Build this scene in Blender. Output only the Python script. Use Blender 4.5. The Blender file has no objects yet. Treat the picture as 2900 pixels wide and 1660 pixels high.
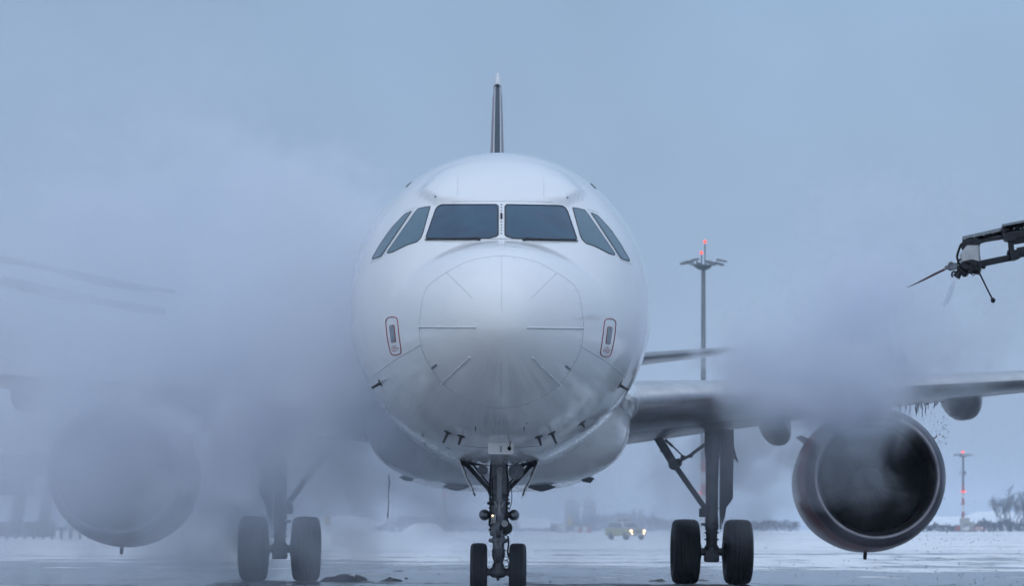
import bpy, bmesh, math, random
from mathutils import Vector, Matrix, noise
from mathutils.bvhtree import BVHTree
random.seed(7)
R = math.radians
sc = bpy.context.scene
C = bpy.context.collection

# ---------------------------------------------------------------- camera
CAM_H = 0.95
FPX = 7240.0                       # focal length in pixels of a 2900 px wide picture
cam_d = bpy.data.cameras.new("camera")
cam = bpy.data.objects.new("camera", cam_d); C.objects.link(cam)
cam.location = (0, 0, CAM_H); cam.rotation_euler = (R(90), 0, 0)
cam_d.sensor_width = 36.0; cam_d.lens = 36.0 * FPX / 2900.0
cam_d.shift_y = 670.0 / 2900.0
cam_d.clip_start = 0.3; cam_d.clip_end = 9000
cam_d.dof.use_dof = True; cam_d.dof.focus_distance = 33.0; cam_d.dof.aperture_fstop = 3.2
sc.camera = cam

# ---------------------------------------------------------------- sky, sun, exposure
SUN_EL, SUN_AZ = 38.0, 200.0       # azimuth from +Y clockwise: behind the camera
w = bpy.data.worlds.new("World"); sc.world = w; w.use_nodes = True
nt = w.node_tree; nt.nodes.clear()
out = nt.nodes.new("ShaderNodeOutputWorld"); bg = nt.nodes.new("ShaderNodeBackground")
sky = nt.nodes.new("ShaderNodeTexSky"); sky.sky_type = 'NISHITA'; sky.sun_disc = False
sky.sun_elevation = R(SUN_EL); sky.sun_rotation = R(SUN_AZ); sky.air_density = 1.6; sky.dust_density = 2.0; sky.ozone_density = 3.0
SKY_STRENGTH = 0.10
# overcast deck: an even cold cloud layer, brighter overhead, over the clear-sky model
tc = nt.nodes.new("ShaderNodeTexCoord"); sep = nt.nodes.new("ShaderNodeSeparateXYZ")
nt.links.new(tc.outputs['Generated'], sep.inputs[0])
ramp = nt.nodes.new("ShaderNodeValToRGB")
ramp.color_ramp.elements[0].position = 0.0; ramp.color_ramp.elements[0].color = (3.1, 4.4, 6.6, 1)
ramp.color_ramp.elements[1].position = 1.0; ramp.color_ramp.elements[1].color = (8.5, 10.4, 13.2, 1)
e = ramp.color_ramp.elements.new(0.25); e.color = (3.15, 4.55, 6.65, 1)
nt.links.new(sep.outputs['Z'], ramp.inputs[0])
cn = nt.nodes.new("ShaderNodeTexNoise"); cn.inputs['Scale'].default_value = 6.0; cn.inputs['Detail'].default_value = 3.0; cn.inputs['Distortion'].default_value = 0.5
nt.links.new(tc.outputs['Generated'], cn.inputs['Vector'])
cm = nt.nodes.new("ShaderNodeMapRange"); cm.inputs[1].default_value = 0.3; cm.inputs[2].default_value = 0.7; cm.inputs[3].default_value = 0.91; cm.inputs[4].default_value = 1.06
nt.links.new(cn.outputs[0], cm.inputs[0])
vm = nt.nodes.new("ShaderNodeVectorMath"); vm.operation = 'SCALE'
side = nt.nodes.new("ShaderNodeMapRange"); side.inputs[1].default_value = -0.35; side.inputs[2].default_value = 0.1; side.inputs[3].default_value = 0.86; side.inputs[4].default_value = 1.0
nt.links.new(sep.outputs['X'], side.inputs[0])                 # the deck is thicker towards the left
ms = nt.nodes.new("ShaderNodeMath"); ms.operation = 'MULTIPLY'; nt.links.new(cm.outputs[0], ms.inputs[0]); nt.links.new(side.outputs[0], ms.inputs[1])
nt.links.new(ramp.outputs[0], vm.inputs[0]); nt.links.new(ms.outputs[0], vm.inputs['Scale'])
mx = nt.nodes.new("ShaderNodeMix"); mx.data_type = 'RGBA'; mx.inputs[0].default_value = 0.88
nt.links.new(sky.outputs[0], mx.inputs[6]); nt.links.new(vm.outputs[0], mx.inputs[7])
nt.links.new(mx.outputs[2], bg.inputs[0]); bg.inputs[1].default_value = SKY_STRENGTH
nt.links.new(bg.outputs[0], out.inputs[0])
sun_d = bpy.data.lights.new("sun", 'SUN'); sun = bpy.data.objects.new("sun", sun_d); C.objects.link(sun)
sun_d.energy = 0.75; sun_d.angle = R(140); sun_d.color = (1.0, 0.98, 0.96)
sd = Vector((math.sin(R(SUN_AZ)) * math.cos(R(SUN_EL)), math.cos(R(SUN_AZ)) * math.cos(R(SUN_EL)), math.sin(R(SUN_EL))))
sun.rotation_euler = sd.to_track_quat('Z', 'Y').to_euler()
sc.view_settings.view_transform = 'Standard'; sc.view_settings.look = 'None'
sc.view_settings.exposure = 0.0; sc.view_settings.gamma = 1.0
sc.render.engine = 'CYCLES'
cy = sc.cycles
cy.use_denoising = True
try: cy.denoiser = 'OPENIMAGEDENOISE'
except Exception: pass
cy.max_bounces = 8; cy.diffuse_bounces = 3; cy.glossy_bounces = 4; cy.transmission_bounces = 4
cy.volume_bounces = 6; cy.transparent_max_bounces = 12
cy.volume_step_rate = 0.85; cy.volume_max_steps = 96
cy.use_adaptive_sampling = True; cy.adaptive_threshold = 0.04

# ---------------------------------------------------------------- mesh helpers
class MB:
    def __init__(s): s.v = []; s.f = []
    def add(s, vs, fs):
        o = len(s.v); s.v += [Vector(p) for p in vs]; s.f += [tuple(i + o for i in f) for f in fs]; return s
    def loft(s, rings, closed=True, cap0=True, cap1=True):
        n = len(rings[0]); vs = [p for r in rings for p in r]; fs = []
        for i in range(len(rings) - 1):
            for j in range(n if closed else n - 1):
                k = (j + 1) % n
                fs.append((i * n + j, i * n + k, (i + 1) * n + k, (i + 1) * n + j))
        if cap0: fs.append(tuple(reversed(range(n))))
        if cap1: fs.append(tuple((len(rings) - 1) * n + j for j in range(n)))
        return s.add(vs, fs)
    def tube(s, pts, r, seg=10, caps=True):
        pts = [Vector(p) for p in pts]
        if not isinstance(r, (list, tuple)): r = [r] * len(pts)
        rings = []; up = None
        for i, p in enumerate(pts):
            a = pts[max(0, i - 1)]; b = pts[min(len(pts) - 1, i + 1)]
            d = (b - a)
            if d.length < 1e-9: d = Vector((0, 0, 1))
            d.normalize()
            if up is None:
                up = Vector((0, 0, 1)) if abs(d.z) < 0.9 else Vector((0, 1, 0))
            x = up.cross(d); x.normalize(); y = d.cross(x); up = y
            rings.append([p + (x * math.cos(2 * math.pi * j / seg) + y * math.sin(2 * math.pi * j / seg)) * r[i] for j in range(seg)])
        return s.loft(rings, True, caps, caps)
    def box(s, c, size, rot=None, bev=0.0):
        bm = bmesh.new(); bmesh.ops.create_cube(bm, size=1)
        bmesh.ops.scale(bm, vec=Vector(size), verts=bm.verts)
        if bev > 0: bmesh.ops.bevel(bm, geom=list(bm.edges), offset=bev, segments=2, affect='EDGES', profile=0.6)
        m = Matrix.Translation(Vector(c)) @ (rot.to_4x4() if rot is not None else Matrix())
        bm.transform(m); bm.verts.index_update()
        s.add([v.co.copy() for v in bm.verts], [tuple(v.index for v in f.verts) for f in bm.faces]); bm.free(); return s
    def bar(s, a, b, wx, wy, bev=0.0, up=(0, 1, 0)):
        a = Vector(a); b = Vector(b); d = (b - a); L = d.length; d.normalize()
        x = Vector(up).cross(d)
        if x.length < 1e-4: x = Vector((1, 0, 0)).cross(d)
        x.normalize(); y = d.cross(x)
        rot = Matrix((x, y, d)).transposed()
        return s.box((a + b) / 2, (wx, wy, L), rot, bev)
    def lathe(s, prof, o, ax, seg=32, caps=True):
        o = Vector(o); ax = Vector(ax).normalized()
        x = Vector((0, 0, 1)).cross(ax)
        if x.length < 1e-4: x = Vector((1, 0, 0))
        x.normalize(); y = ax.cross(x)
        rings = [[o + ax * h + (x * math.cos(2 * math.pi * j / seg) + y * math.sin(2 * math.pi * j / seg)) * max(r, 1e-4) for j in range(seg)] for r, h in prof]
        return s.loft(rings, True, caps, caps)
    def ball(s, c, rad, seg=16, rings=10):
        c = Vector(c); rad = Vector(rad) if not isinstance(rad, (int, float)) else Vector((rad,) * 3)
        rr = []
        for i in range(rings + 1):
            th = math.pi * (i + 0.02) / (rings + 0.04)
            rr.append([c + Vector((rad.x * math.sin(th) * math.cos(2 * math.pi * j / seg), rad.y * math.sin(th) * math.sin(2 * math.pi * j / seg), rad.z * math.cos(th))) for j in range(seg)])
        return s.loft(rr)
    def prism(s, poly, d):
        """polygon (3D points) thickened along vector d"""
        n = len(poly); a = [Vector(p) for p in poly]; b = [p + Vector(d) for p in a]
        fs = [tuple(range(n)), tuple(reversed(range(n, 2 * n)))] + [(i, (i + 1) % n, n + (i + 1) % n, n + i) for i in range(n)]
        return s.add(a + b, fs)
    def build(s, name, mat, parent=None, smooth=True, angle=35, **props):
        me = bpy.data.meshes.new(name); me.from_pydata([tuple(p) for p in s.v], [], s.f); me.validate()
        bm = bmesh.new(); bm.from_mesh(me); bmesh.ops.recalc_face_normals(bm, faces=bm.faces); bm.to_mesh(me); bm.free()
        if smooth:
            me.polygons.foreach_set('use_smooth', [True] * len(me.polygons)); me.set_sharp_from_angle(angle=R(angle))
        if mat is not None: me.materials.append(mat)
        o = bpy.data.objects.new(name, me); C.objects.link(o)
        if parent is not None: o.parent = parent
        for k, v in props.items(): o[k] = v
        return o

def empty(name, loc=(0, 0, 0), rot=(0, 0, 0), parent=None, **props):
    o = bpy.data.objects.new(name, None); C.objects.link(o); o.location = loc; o.rotation_euler = rot
    o.empty_display_size = 0.3
    if parent is not None: o.parent = parent
    for k, v in props.items(): o[k] = v
    return o
def copy_tree(o, parent=None):
    c = o.copy(); C.objects.link(c)
    if parent is not None: c.parent = parent
    for ch in list(o.children): copy_tree(ch, c)
    return c
def PX(px, py, d):                      # a point of the place seen at that photo pixel, d metres away
    return Vector(((px - 1450) / FPX * d, d, CAM_H + (1500 - py) / FPX * d))
def lerp(a, b, t): return a + (b - a) * t
def sstep(a, b, x):
    t = max(0.0, min(1.0, (x - a) / (b - a))); return t * t * (3 - 2 * t)
def interp(tab, x):                     # monotone cubic through a table
    xs = [p[0] for p in tab]; ys = [p[1] for p in tab]; n = len(xs)
    if x <= xs[0]: return ys[0]
    if x >= xs[-1]: return ys[-1]
    i = max(j for j in range(n) if xs[j] <= x); i = min(i, n - 2)
    dlt = [(ys[j + 1] - ys[j]) / (xs[j + 1] - xs[j]) for j in range(n - 1)]
    def m(j):
        if j == 0: return dlt[0]
        if j == n - 1: return dlt[-1]
        a, b = dlt[j - 1], dlt[j]
        return 0 if a * b <= 0 else 2 * a * b / (a + b)
    h = xs[i + 1] - xs[i]; t = (x - xs[i]) / h
    return (ys[i] * (2 * t**3 - 3 * t**2 + 1) + m(i) * h * (t**3 - 2 * t**2 + t) + ys[i + 1] * (-2 * t**3 + 3 * t**2) + m(i + 1) * h * (t**3 - t**2))
def spline(pts, n=8, closed=False):     # Catmull-Rom through 2-D or 3-D tuples
    out = []; N = len(pts)
    for i in range(N if closed else N - 1):
        p = [pts[(i + k - 1) % N] if closed else pts[max(0, min(N - 1, i + k - 1))] for k in range(4)]
        for j in range(n):
            t = j / n
            out.append(tuple(0.5 * (2 * b + (c - a) * t + (2 * a - 5 * b + 4 * c - d) * t * t + (3 * b - a - 3 * c + d) * t**3) for a, b, c, d in zip(*p)))
    if not closed: out.append(tuple(pts[-1]))
    return out

# ---------------------------------------------------------------- materials
def mat(name, col, rough=0.5, metal=0.0, spec=0.5, noise_amt=0.0, noise_scale=3.0, bump=0.0, bump_scale=20.0, coat=0.0, emit=None, estr=0.0, stretch=(1, 1, 1), col2=None, lo=0.35, hi=0.7, rvar=0.0):
    m = bpy.data.materials.new(name); m.use_nodes = True
    n = m.node_tree; b = n.nodes['Principled BSDF']
    b.inputs['Base Color'].default_value = (*col, 1); b.inputs['Roughness'].default_value = rough
    b.inputs['Metallic'].default_value = metal; b.inputs['Specular IOR Level'].default_value = spec
    b.inputs['Coat Weight'].default_value = coat; b.inputs['Coat Roughness'].default_value = 0.08
    t = n.nodes.new('ShaderNodeTexCoord'); mp = n.nodes.new('ShaderNodeMapping'); mp.inputs['Scale'].default_value = stretch
    n.links.new(t.outputs['Object'], mp.inputs[0])
    if noise_amt > 0 or col2 is not None:
        nz = n.nodes.new('ShaderNodeTexNoise'); nz.inputs['Scale'].default_value = noise_scale; nz.inputs['Detail'].default_value = 6
        nz.inputs['Roughness'].default_value = 0.6
        n.links.new(mp.outputs[0], nz.inputs['Vector'])
        mr = n.nodes.new('ShaderNodeMapRange'); mr.inputs[1].default_value = lo; mr.inputs[2].default_value = hi
        n.links.new(nz.outputs[0], mr.inputs[0])
        mm = n.nodes.new('ShaderNodeMix'); mm.data_type = 'RGBA'
        c2 = col2 if col2 is not None else tuple(c * (1 - noise_amt) for c in col)
        mm.inputs[6].default_value = (*col, 1); mm.inputs[7].default_value = (*c2, 1)
        n.links.new(mr.outputs[0], mm.inputs[0]); n.links.new(mm.outputs[2], b.inputs['Base Color'])
        if rvar > 0:
            m2 = n.nodes.new('ShaderNodeMapRange'); m2.inputs[3].default_value = rough; m2.inputs[4].default_value = rough + rvar
            n.links.new(mr.outputs[0], m2.inputs[0]); n.links.new(m2.outputs[0], b.inputs['Roughness'])
    if bump > 0:
        nb = n.nodes.new('ShaderNodeTexNoise'); nb.inputs['Scale'].default_value = bump_scale; nb.inputs['Detail'].default_value = 4
        n.links.new(mp.outputs[0], nb.inputs['Vector'])
        bp = n.nodes.new('ShaderNodeBump'); bp.inputs['Strength'].default_value = bump; bp.inputs['Distance'].default_value = 0.02
        n.links.new(nb.outputs[0], bp.inputs['Height']); n.links.new(bp.outputs[0], b.inputs['Normal'])
    if emit is not None:
        b.inputs['Emission Color'].default_value = (*emit, 1); b.inputs['Emission Strength'].default_value = estr
    return m

M = {}
M['paint'] = mat('white_aircraft_paint', (0.76, 0.77, 0.78), 0.22, 0, 0.5, 0.07, 1.3, 0.012, 1.6, 0.35, rvar=0.1)
M['wing'] = mat('grey_wing_paint', (0.19, 0.215, 0.25), 0.32, 0, 0.5, 0.3, 1.2, 0.03, 3, 0.2, stretch=(1, .35, 1), rvar=0.15)
M['wingle'] = mat('bare_leading_edge_metal', (0.55, 0.56, 0.58), 0.3, 0.8, 0.5, 0.25, 3)
M['gear'] = mat('grey_landing_gear_enamel', (0.19, 0.21, 0.25), 0.42, 0.2, 0.5, 0.5, 12, 0.2, 40)
M['gearlt'] = mat('pale_gear_enamel', (0.42, 0.44, 0.46), 0.4, 0.1, 0.5, 0.35, 15)
M['chrome'] = mat('polished_strut_chrome', (0.6, 0.6, 0.62), 0.15, 1.0)
M['black'] = mat('black_rubber_hose', (0.004, 0.006, 0.010), 0.5, 0, 0.3)
M['tyre'] = mat('worn_tyre_rubber', (0.020, 0.026, 0.038), 0.62, 0, 0.45, 0.4, 8, 0.15, 60)
M['rim'] = mat('wheel_rim_alloy', (0.35, 0.36, 0.38), 0.35, 0.7, noise_amt=0.4, noise_scale=14)
M['glass'] = mat('cockpit_windscreen_glass', (0.012, 0.07, 0.125), 0.06, 0, 0.4, 0.0, col2=(0.012, 0.04, 0.09), noise_scale=2.2)
M['sideglass'] = mat('wet_side_window_glass', (0.045, 0.11, 0.16), 0.12, 0, 0.6, col2=(0.07, 0.15, 0.20), noise_scale=30, bump=0.1, bump_scale=90)
M['gasket'] = mat('dark_window_gasket', (0.02, 0.025, 0.035), 0.5)
M['seam'] = mat('panel_seam_shadow_gap', (0.22, 0.24, 0.28), 0.6)
M['strip'] = mat('lightning_strip_metal', (0.72, 0.74, 0.76), 0.3, 0.3)
M['red'] = mat('red_livery_paint', (0.17, 0.03, 0.045), 0.3, 0, 0.5, 0.4, 2, coat=0.2)
M['redline'] = mat('red_marking_paint', (0.33, 0.035, 0.05), 0.4)
M['plate'] = mat('grey_port_plate', (0.25, 0.29, 0.32), 0.35, 0.5)
M['liprim'] = mat('lip_rim_highlight', (0.34, 0.33, 0.36), 0.3, 0.95, noise_amt=0.5, noise_scale=2.2, rvar=0.1)  # lighter metal than the lip, painting in its bright highlight ring
M['scoop'] = mat('grey_scoop_paint', (0.10, 0.115, 0.14), 0.5)
M['lance'] = mat('dark_red_lance', (0.06, 0.015, 0.022), 0.5)
M['gearmid'] = mat('mid_grey_gear_enamel', (0.30, 0.32, 0.35), 0.4, 0.1, 0.5, 0.4, 15)
M['dome'] = mat('dull_dome_metal', (0.16, 0.17, 0.19), 0.3, 0.85)
M['faint'] = mat('faint_panel_line', (0.50, 0.52, 0.55), 0.5)
M['lip'] = mat('engine_lip_aluminium', (0.13, 0.125, 0.15), 0.3, 0.9, noise_amt=0.12, noise_scale=1.5, rvar=0.06)
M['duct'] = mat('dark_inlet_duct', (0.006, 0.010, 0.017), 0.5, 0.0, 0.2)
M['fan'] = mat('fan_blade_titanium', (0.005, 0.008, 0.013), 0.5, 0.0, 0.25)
M['darkmetal'] = mat('dark_painted_steel', (0.007, 0.011, 0.018), 0.45, 0.3, noise_amt=0.4, noise_scale=20)
M['boomgrey'] = mat('galvanised_boom_rail', (0.24, 0.28, 0.31), 0.45, 0.4, noise_amt=0.35, noise_scale=12)
M['boomwhite'] = mat('scuffed_white_housing', (0.55, 0.57, 0.59), 0.4, 0, 0.5, noise_amt=0.35, noise_scale=7)
M['lens'] = mat('landing_light_lens', (0.52, 0.54, 0.55), 0.2, 0.0, 0.6, 0.45, 22, 0.4, 50)
M['dark'] = mat('dark_vent_grey', (0.05, 0.055, 0.065), 0.5)
M['finboot'] = mat('dark_fin_leading_edge', (0.05, 0.07, 0.095), 0.35, 0.4)
M['orange'] = mat('orange_safety_flag', (0.5, 0.14, 0.04), 0.6)
M['conc'] = mat('pale_concrete', (0.38, 0.37, 0.34), 0.85, noise_amt=0.3, noise_scale=1.2, bump=0.1)
M['mast'] = mat('dark_mast_steel', (0.06, 0.085, 0.10), 0.5, 0.3, noise_amt=0.3, noise_scale=1)
M['mastgrey'] = mat('galvanised_mast_steel', (0.16, 0.18, 0.195), 0.5, 0.3, noise_amt=0.2, noise_scale=1)
M['mred'] = mat('red_mast_band', (0.36, 0.03, 0.04), 0.55, noise_amt=0.2)
M['mwhite'] = mat('white_mast_band', (0.62, 0.63, 0.63), 0.55, noise_amt=0.15)
M['redlamp'] = mat('lit_red_obstruction_lamp', (0.5, 0.02, 0.01), 0.4, emit=(1.0, 0.09, 0.05), estr=1.6)
M['headlamp'] = mat('lit_warm_headlamp', (0.8, 0.7, 0.5), 0.4, emit=(1.0, 0.62, 0.33), estr=7.0)
M['snow'] = mat('fresh_snow', (0.80, 0.83, 0.87), 0.8, bump=0.4, bump_scale=2)
M['slush'] = mat('dirty_slush', (0.17, 0.185, 0.21), 0.5, noise_amt=0.55, noise_scale=9, bump=0.6, bump_scale=25)
M['bark'] = mat('bare_winter_bark', (0.035, 0.045, 0.065), 0.9)
M['brush'] = mat('leafless_brush', (0.02, 0.034, 0.068), 0.9, noise_amt=0.4, noise_scale=0.4)
M['yellow'] = mat('yellow_vehicle_paint', (0.34, 0.30, 0.06), 0.4)
M['silver'] = mat('silver_vehicle_paint', (0.42, 0.44, 0.47), 0.3, 0.4)
M['yellowsign'] = mat('yellow_board_paint', (0.52, 0.36, 0.10), 0.6)
M['tower'] = mat('weathered_tower_cladding', (0.20, 0.22, 0.25), 0.8, noise_amt=0.2, noise_scale=0.3)
M['wall'] = mat('dark_terminal_cladding', (0.06, 0.09, 0.12), 0.6, noise_amt=0.2, noise_scale=0.3)
M['droplet'] = mat('dirty_fluid', (0.16, 0.19, 0.24), 0.15, 0, 0.6)

# ================================================================ GROUND
def ground_z(x, y):                      # the apron falls gently to the right under the aircraft
    k = sstep(6, 24, y) * (1 - sstep(58, 110, y)) * (1 - sstep(14, 40, abs(x)))
    return -0.0073 * x * k
gb = MB()
ys = [-60, -20, 0, 6, 10] + [10 + i * 1.5 for i in range(1, 40)] + [75, 82, 90, 100, 112, 130, 160, 200, 260, 350, 480, 650, 850, 1100, 1500, 2200, 3000]
xs = [-2300, -1500, -600, -250, -120, -70, -45] + [i * 2 - 40 for i in range(41)] + [45, 70, 120, 250, 600, 1500, 2300]
gb.add([(x, y, ground_z(x, y)) for y in ys for x in xs], [(j * len(xs) + i, j * len(xs) + i + 1, (j + 1) * len(xs) + i + 1, (j + 1) * len(xs) + i) for j in range(len(ys) - 1) for i in range(len(xs) - 1)])
gm = bpy.data.materials.new('snowy_wet_apron'); gm.use_nodes = True; n = gm.node_tree; b = n.nodes['Principled BSDF']
geo = n.nodes.new('ShaderNodeNewGeometry'); sp = n.nodes.new('ShaderNodeSeparateXYZ'); n.links.new(geo.outputs['Position'], sp.inputs[0])
def nnoise(scale, stretch, detail=5, rough=0.6, rotz=0.0):
    mp = n.nodes.new('ShaderNodeMapping'); mp.inputs['Scale'].default_value = stretch; mp.inputs['Rotation'].default_value = (0, 0, rotz); n.links.new(geo.outputs['Position'], mp.inputs[0])
    z = n.nodes.new('ShaderNodeTexNoise'); z.inputs['Scale'].default_value = scale; z.inputs['Detail'].default_value = detail; z.inputs['Roughness'].default_value = rough
    n.links.new(mp.outputs[0], z.inputs['Vector']); return z.outputs[0]
def mth(op, a, b_=None, c_=None, clamp=False):
    q = n.nodes.new('ShaderNodeMath'); q.operation = op; q.use_clamp = clamp
    for i, v in enumerate((a, b_, c_)):
        if v is None: continue
        if isinstance(v, (int, float)): q.inputs[i].default_value = v
        else: n.links.new(v, q.inputs[i])
    return q.outputs[0]
def mrange(v, a, b_, c_, d_):
    q = n.nodes.new('ShaderNodeMapRange'); q.interpolation_type = 'SMOOTHSTEP'; n.links.new(v, q.inputs[0])
    for i, k in enumerate((a, b_, c_, d_)): q.inputs[i + 1].default_value = k
    return q.outputs[0]
big = nnoise(0.045, (0.5, 1.0, 1)); mid = nnoise(0.35, (0.35, 1, 1)); fine = nnoise(4.0, (1, 0.8, 1), 6, 0.7)
tracks = nnoise(0.10, (0.42, 1.0, 1), 5, 0.6, R(24))
far = nnoise(0.016, (0.22, 1.0, 1), 5, 0.65, R(5))
dist = mth('ADD', mrange(sp.outputs['Y'], 46, 115, -0.02, 0.42), mrange(sp.outputs['Y'], 22, 52, -0.12, 0.0))
blobs = nnoise(0.5, (1.0, 0.30, 1), 6, 0.65, R(-14)); ruts = nnoise(0.55, (1.0, 0.05, 1), 3, 0.5, R(62))
cov2 = mth('ADD', mth('MULTIPLY', mth('SUBTRACT', blobs, 0.5), 1.3), mth('MULTIPLY', mth('SUBTRACT', ruts, 0.5), 0.5))
cov = mth('ADD', mth('ADD', mth('MULTIPLY', big, 0.9), mth('MULTIPLY', mid, 0.42)), mth('ADD', dist, mth('MULTIPLY', fine, 0.16)))
cov = mth('ADD', mth('ADD', mth('ADD', cov, -0.05), cov2), mth('MULTIPLY', mth('SUBTRACT', tracks, 0.5), 1.5))
snowf = mrange(cov, 0.66, 0.96, 0.0, 1.0)
wetc = n.nodes.new('ShaderNodeMix'); wetc.data_type = 'RGBA'; wetc.inputs[6].default_value = (0.05, 0.06, 0.075, 1); wetc.inputs[7].default_value = (0.20, 0.22, 0.25, 1)
n.links.new(mrange(fine, 0.3, 0.75, 0, 1), wetc.inputs[0])
sn = n.nodes.new('ShaderNodeMix'); sn.data_type = 'RGBA'; sn.inputs[6].default_value = (0.74, 0.77, 0.81, 1); sn.inputs[7].default_value = (0.42, 0.46, 0.52, 1)
n.links.new(mrange(far, .53, .66, 0, 1), sn.inputs[0])
gc = n.nodes.new('ShaderNodeMix'); gc.data_type = 'RGBA'; n.links.new(sn.outputs[2], gc.inputs[7])
n.links.new(snowf, gc.inputs[0]); n.links.new(wetc.outputs[2], gc.inputs[6]); n.links.new(gc.outputs[2], b.inputs['Base Color'])
n.links.new(mrange(snowf, 0, 1, 0.16, 0.85), b.inputs['Roughness'])
bp = n.nodes.new('ShaderNodeBump'); bp.inputs['Strength'].default_value = 0.35; bp.inputs['Distance'].default_value = 0.03
n.links.new(mth('ADD', mth('MULTIPLY', fine, 0.6), snowf), bp.inputs['Height']); n.links.new(bp.outputs[0], b.inputs['Normal'])
ground = gb.build('ground', gm, None, kind='structure')

# ================================================================ AIRLINER
NG = 5.07                                     # nose gear station, metres behind the nose tip
plane = empty('airliner', (-0.18, 32.6, 0.0), (0, 0.0073, 0.0087),
              label='white twin-engine airliner facing the camera on the snowy apron, in mist', category='airliner')
PM = Matrix.LocRotScale(plane.location, plane.rotation_euler, (1, 1, 1)); PMI = PM.inverted()
def P(x, t, z): return Vector((x, t - NG, z))
ZC = 3.83
hwT = [(0, 0), (.1, .31), (.3, .53), (.6, .77), (1, .99), (1.5, 1.205), (2, 1.385), (3, 1.655), (4, 1.83), (5, 1.925), (6, 1.965), (6.9, 1.975)]
ztT = [(0, -.70), (.05, -.48), (.1, -.385), (.3, -.16), (.6, .05), (1, .235), (1.4, .36), (1.66, .43), (1.8, .52), (2.2, .80), (2.6, 1.06), (3, 1.285), (3.5, 1.51), (4, 1.69), (5, 1.92), (6, 2.035), (6.9, 2.07)]
zbT = [(0, -.70), (.05, -.88), (.1, -.96), (.3, -1.17), (.6, -1.37), (1, -1.545), (1.5, -1.70), (2, -1.82), (3, -1.96), (4, -2.035), (5, -2.062), (6.9, -2.07)]
zmT = [(0, -.70), (.6, -.66), (1.5, -.55), (2.5, -.42), (4, -.18), (5.5, -.04), (6.9, 0)]
q = lambda T: [(math.sqrt(a), b_) for a, b_ in T]
hwT, ztT, zbT, zmT = q(hwT), q(ztT), q(zbT), q(zmT)
def sect(t):
    u = math.sqrt(t)
    hw, zt, zb, zm = interp(hwT, u), interp(ztT, u), interp(zbT, u), interp(zmT, u)
    if t > 23:
        k = (t - 23) / 14.5
        hw = 1.975 * math.sqrt(max(0.0, 1 - (k * .93)**2.3)); zt = 2.07 - 0.85 * k**2.2; zb = -2.07 + 2.85 * k**1.35
        zm = (zt + zb) / 2 * sstep(0, 1, k * 2)
    return hw, zt, zb, zm
ts = [(i / 130 * math.sqrt(6.9))**2 for i in range(131)]; ts[0] = 0.00002
ts = sorted([t for t in ts if not 2.2 < t < 3.7] + [2.2 + .025 * i for i in range(61)])
ts += [7.5, 8.5, 10, 12, 15, 18, 21, 23, 24, 25, 26.5, 28, 29.5, 31, 32.5, 34, 35.2, 36.3, 37, 37.4, 37.5]
NS = 220
def brow(t, x, z):
    """outward bulge of the roof above the windscreen, ending in a soft crease at each side"""
    ax = abs(x); Z = ZC + z
    lo = 4.75 + 0.85 * max(0.0, ax - 0.74) + 0.02 * sstep(.3, .7, ax)
    k = sstep(2.3, 2.6, t) * (1 - sstep(3.0, 4.3, t))
    return 0.075 * k * sstep(0, 0.075, Z - lo) * (1 - sstep(.90, 1.13, ax + max(0, Z - 4.95) * .5)) * (.35 + .65 * sstep(.3, .8, ax))
rings = []
for t in ts:
    hw, zt, zb, zm = sect(t); ring = []
    for j in range(NS):
        a = 2 * math.pi * j / NS; ca, sa = math.cos(a), math.sin(a)
        x = hw * ca; z = zm + (zt - zm if sa > 0 else zm - zb) * sa
        if 2.2 < t < 4.4 and sa > 0:
            dz = brow(t, x, z)
            ring.append(P(x * (1 + dz * .5), t - dz * .6, ZC + z + dz * .8)); continue
        ring.append(P(x, t, ZC + z))
    rings.append(ring)
fb = MB().loft(rings)

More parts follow.
